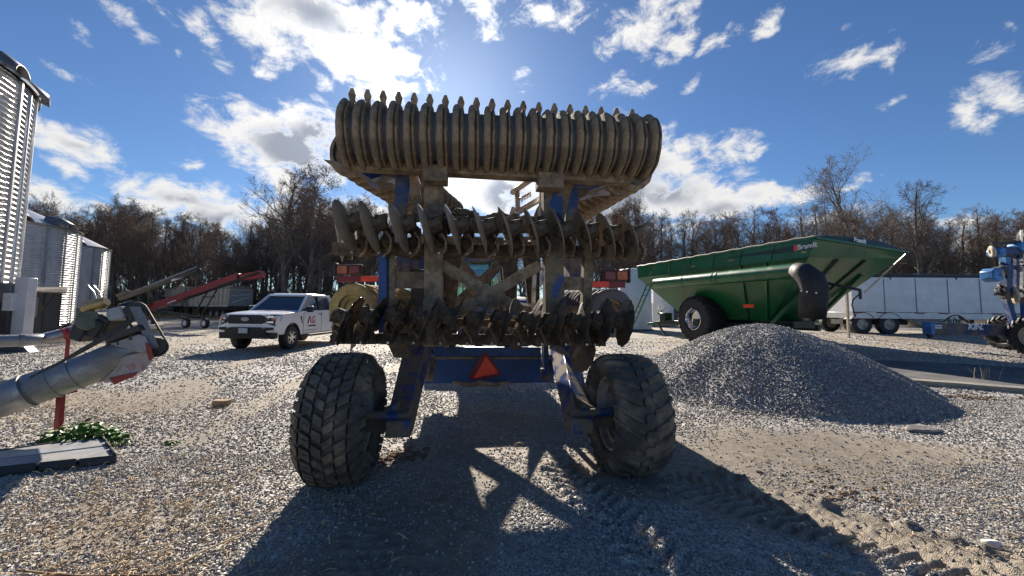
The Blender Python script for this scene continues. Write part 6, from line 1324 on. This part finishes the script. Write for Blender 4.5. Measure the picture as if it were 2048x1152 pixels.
CENT=[np.array([v.co[:2] for v in c.vertices]).mean(0) for _,c,_ in KIND]
def tree(x,y,k,s,rz,label,group=None,cat='tree',leafm=None,name='bare_tree'):
    t,c,l=KIND[k]; cx,cy=CENT[k]*s*.85; x-=cx*math.cos(rz)-cy*math.sin(rz); y-=cx*math.sin(rz)+cy*math.cos(rz); o=empty(name,(x,y,gz(x,y)),rz,label,cat,group); o.scale=(s,s,s)
    for nm,me in (('trunk',t),('crown',c)):
        q=bpy.data.objects.new(nm,me); col.objects.link(q); q.parent=o
    if l: q=bpy.data.objects.new('leaves',l); col.objects.link(q); q.parent=q.parent or o
    return o
def topY(px,pytop,Y_): p=P(px,pytop,Y_); return p.x,p.y,p.z
def tree_px(px,top,Y_,k,label,group=None,name='bare_tree'):
    x,y,z=topY(px,top,Y_); h=z-gz(x,y); return tree(x,y,k,h/(HT[k]*.99),rt_.random()*6.28,label,group,name=name)
# trees one can tell apart
tree_px(1688,318,42,7,'tallest spreading bare oak above the green cart'); tree_px(1828,368,44,0,'bare upright tree right of the tallest oak'); tree_px(640,330,46,5,'leafy brown tree rising behind the upper left of the harrow')
tree_px(590,345,50,1,'slender brown leaved tree left of the harrow'); tree_px(255,400,56,3,'round dark leafy tree left of the conveyors'); tree_px(1560,425,52,5,'low spreading russet tree left of the tallest oak')
prof=[(60,405),(110,400),(160,415),(205,408),(250,400),(300,410),(350,425),(400,428),(450,440),(500,445),(540,430),(570,400),(610,380),(650,370),(700,380),(740,400),(800,420),(880,440),(960,450),(1060,440),(1150,415),(1210,395),(1260,390),(1300,410),(1350,440),(1400,425),(1450,415),(1500,425),(1560,430),(1620,420),(1680,400),(1740,410),(1800,400),(1850,425),(1900,440),(1950,425),(2000,415),(2060,410)]
def topat(px):
    for (a,b),(c,d) in zip(prof[:-1],prof[1:]):
        if a<=px<=c: return b+(d-b)*(px-a)/(c-a)
    return 420
LOOK=['bare upright tree','wide sparse russet tree','narrow high crowned tree','low russet leaved tree','leaning twiggy tree','broad brown leaved tree','slim high bare tree','spreading bare tree']
MARK=[(-200,'at the left end of the wood'),(150,'just right of the grain bins'),(290,'above the conveyors'),(420,'above the white pickup'),(560,'left of the harrow'),(700,'behind the harrow left half'),(880,'behind the harrow middle'),(1060,'behind the harrow right half'),(1280,'above the green cart front'),(1440,'above the green cart middle'),(1590,'above the green cart rear'),(1740,'above the silver trailer'),(1890,'at the right end of the wood')]
used={}
def mark(px):
    m=MARK[0][1]
    for a,b in MARK:
        if px>=a: m=b
    return m
def wood_tree(px,top,Y_,row,pref):
    mk=mark(px); u=used.setdefault((row,mk),[])
    ch=[k for k in pref if k not in u]
    if not ch: ch=[k for k in range(8) if k not in u]
    if not ch: return
    k=rt_.choice(ch); u.append(k)
    tree_px(px,top,Y_,k,LOOK[k]+', '+row+' row, '+mk,'trees of the wood, '+row+' row')
px=30
while px<2090:
    left=px<760; wood_tree(px+rt_.uniform(-6,6),topat(px)+rt_.uniform(-6,34),rt_.uniform(52,64),'front',[0,1,2,4,7,5] if left else [0,4,7,1,2]); px+=19 if px<760 else (34 if px<1200 else 22)
px=0
while px<2120:
    wood_tree(px+rt_.uniform(-8,8),topat(px)+rt_.uniform(10,50),rt_.uniform(66,80),'middle',[0,2,4,6,7]); px+=19 if px<760 else 34
px=0
while px<2120:
    wood_tree(px+rt_.uniform(-8,8),topat(px)+rt_.uniform(25,65),rt_.uniform(84,100),'back',[0,2,4,6,7]); px+=22 if px<760 else 32
# underbrush: one mass of thin stems and leaves
m_brush=mat('underbrush_stems',(.075,.058,.044),(.14,.11,.08),.3,(.35,.65),.95,tone=.3)
V=[];F=[]; rb=np.random.RandomState(3); n=42000
pxs=rb.rand(n)*2300-120; Ys=52+rb.rand(n)**.8*50
for i in range(n):
    px_=pxs[i]; Y_=Ys[i]; d=D(px_,620); x=d.x/d.y*Y_; hh=rb.rand()**1.6*(5.2 if px_<760 else 3.6)+.5; s=.05+rb.rand()*.05; o=len(V); lx=rb.normal(0,.35)*hh*.4; ly=rb.normal(0,.3)*hh*.3
    a=rb.rand()*3.14; ca=math.cos(a)*s; sa=math.sin(a)*s
    V+= [(x-ca,Y_-sa,-.3),(x+ca,Y_+sa,-.3),(x+lx+ca*.4,Y_+ly+sa*.4,hh),(x+lx-ca*.4,Y_+ly-sa*.4,hh)]; F.append((o,o+1,o+2,o+3))
    for q in range(4):
        f=.3+.7*rb.rand(); bx=x+lx*f+rb.normal(0,.3); by=Y_+ly*f+rb.normal(0,.3); bz=hh*f+rb.normal(0,.2); t=.10+.12*rb.rand(); o=len(V); u=rb.normal(0,1,3); u/=np.linalg.norm(u); w2=np.cross(u,(.3,.5,.8)); 
        V+= [(bx,by,bz),(bx+u[0]*t+w2[0]*t*.4,by+u[1]*t+w2[1]*t*.4,bz+u[2]*t+w2[2]*t*.4),(bx+u[0]*2*t,by+u[1]*2*t,bz+u[2]*2*t),(bx+u[0]*t-w2[0]*t*.4,by+u[1]*t-w2[1]*t*.4,bz+u[2]*t-w2[2]*t*.4)]; F.append((o,o+1,o+2,o+3))
me=bpy.data.meshes.new('underbrush'); me.from_pydata(V,[],F); me.materials.append(m_brush); o=bpy.data.objects.new('underbrush',me); col.objects.link(o); tag(o,'dark tangled underbrush along the foot of the wood','underbrush',None,'stuff')
# dry grass verge
m_dry=mat('dry_grass',(.30,.22,.12),(.17,.15,.08),.4,(.35,.65),.9,tone=.3); V=[];F=[]; n=26000
for i in range(n):
    px_=rb.rand()*2300-120; Y_=44+rb.rand()*9; 
    if px_<640 and rb.rand()<.6: continue
    d=D(px_,620); x=d.x/d.y*Y_; hh=.15+.65*rb.rand()**2; o=len(V); s=.03; lx=rb.normal(0,.2); z=float(0.3 if px_>1400 else 0)
    V+= [(x-s,Y_,z-.1),(x+s,Y_,z-.1),(x+lx,Y_+rb.normal(0,.1),z+hh)]; F.append((o,o+1,o+2))
me=bpy.data.meshes.new('dry_grass'); me.from_pydata(V,[],F); me.materials.append(m_dry); o=bpy.data.objects.new('dry_grass',me); col.objects.link(o); tag(o,'strip of dry tan grass between the yard and the wood','grass',None,'stuff')
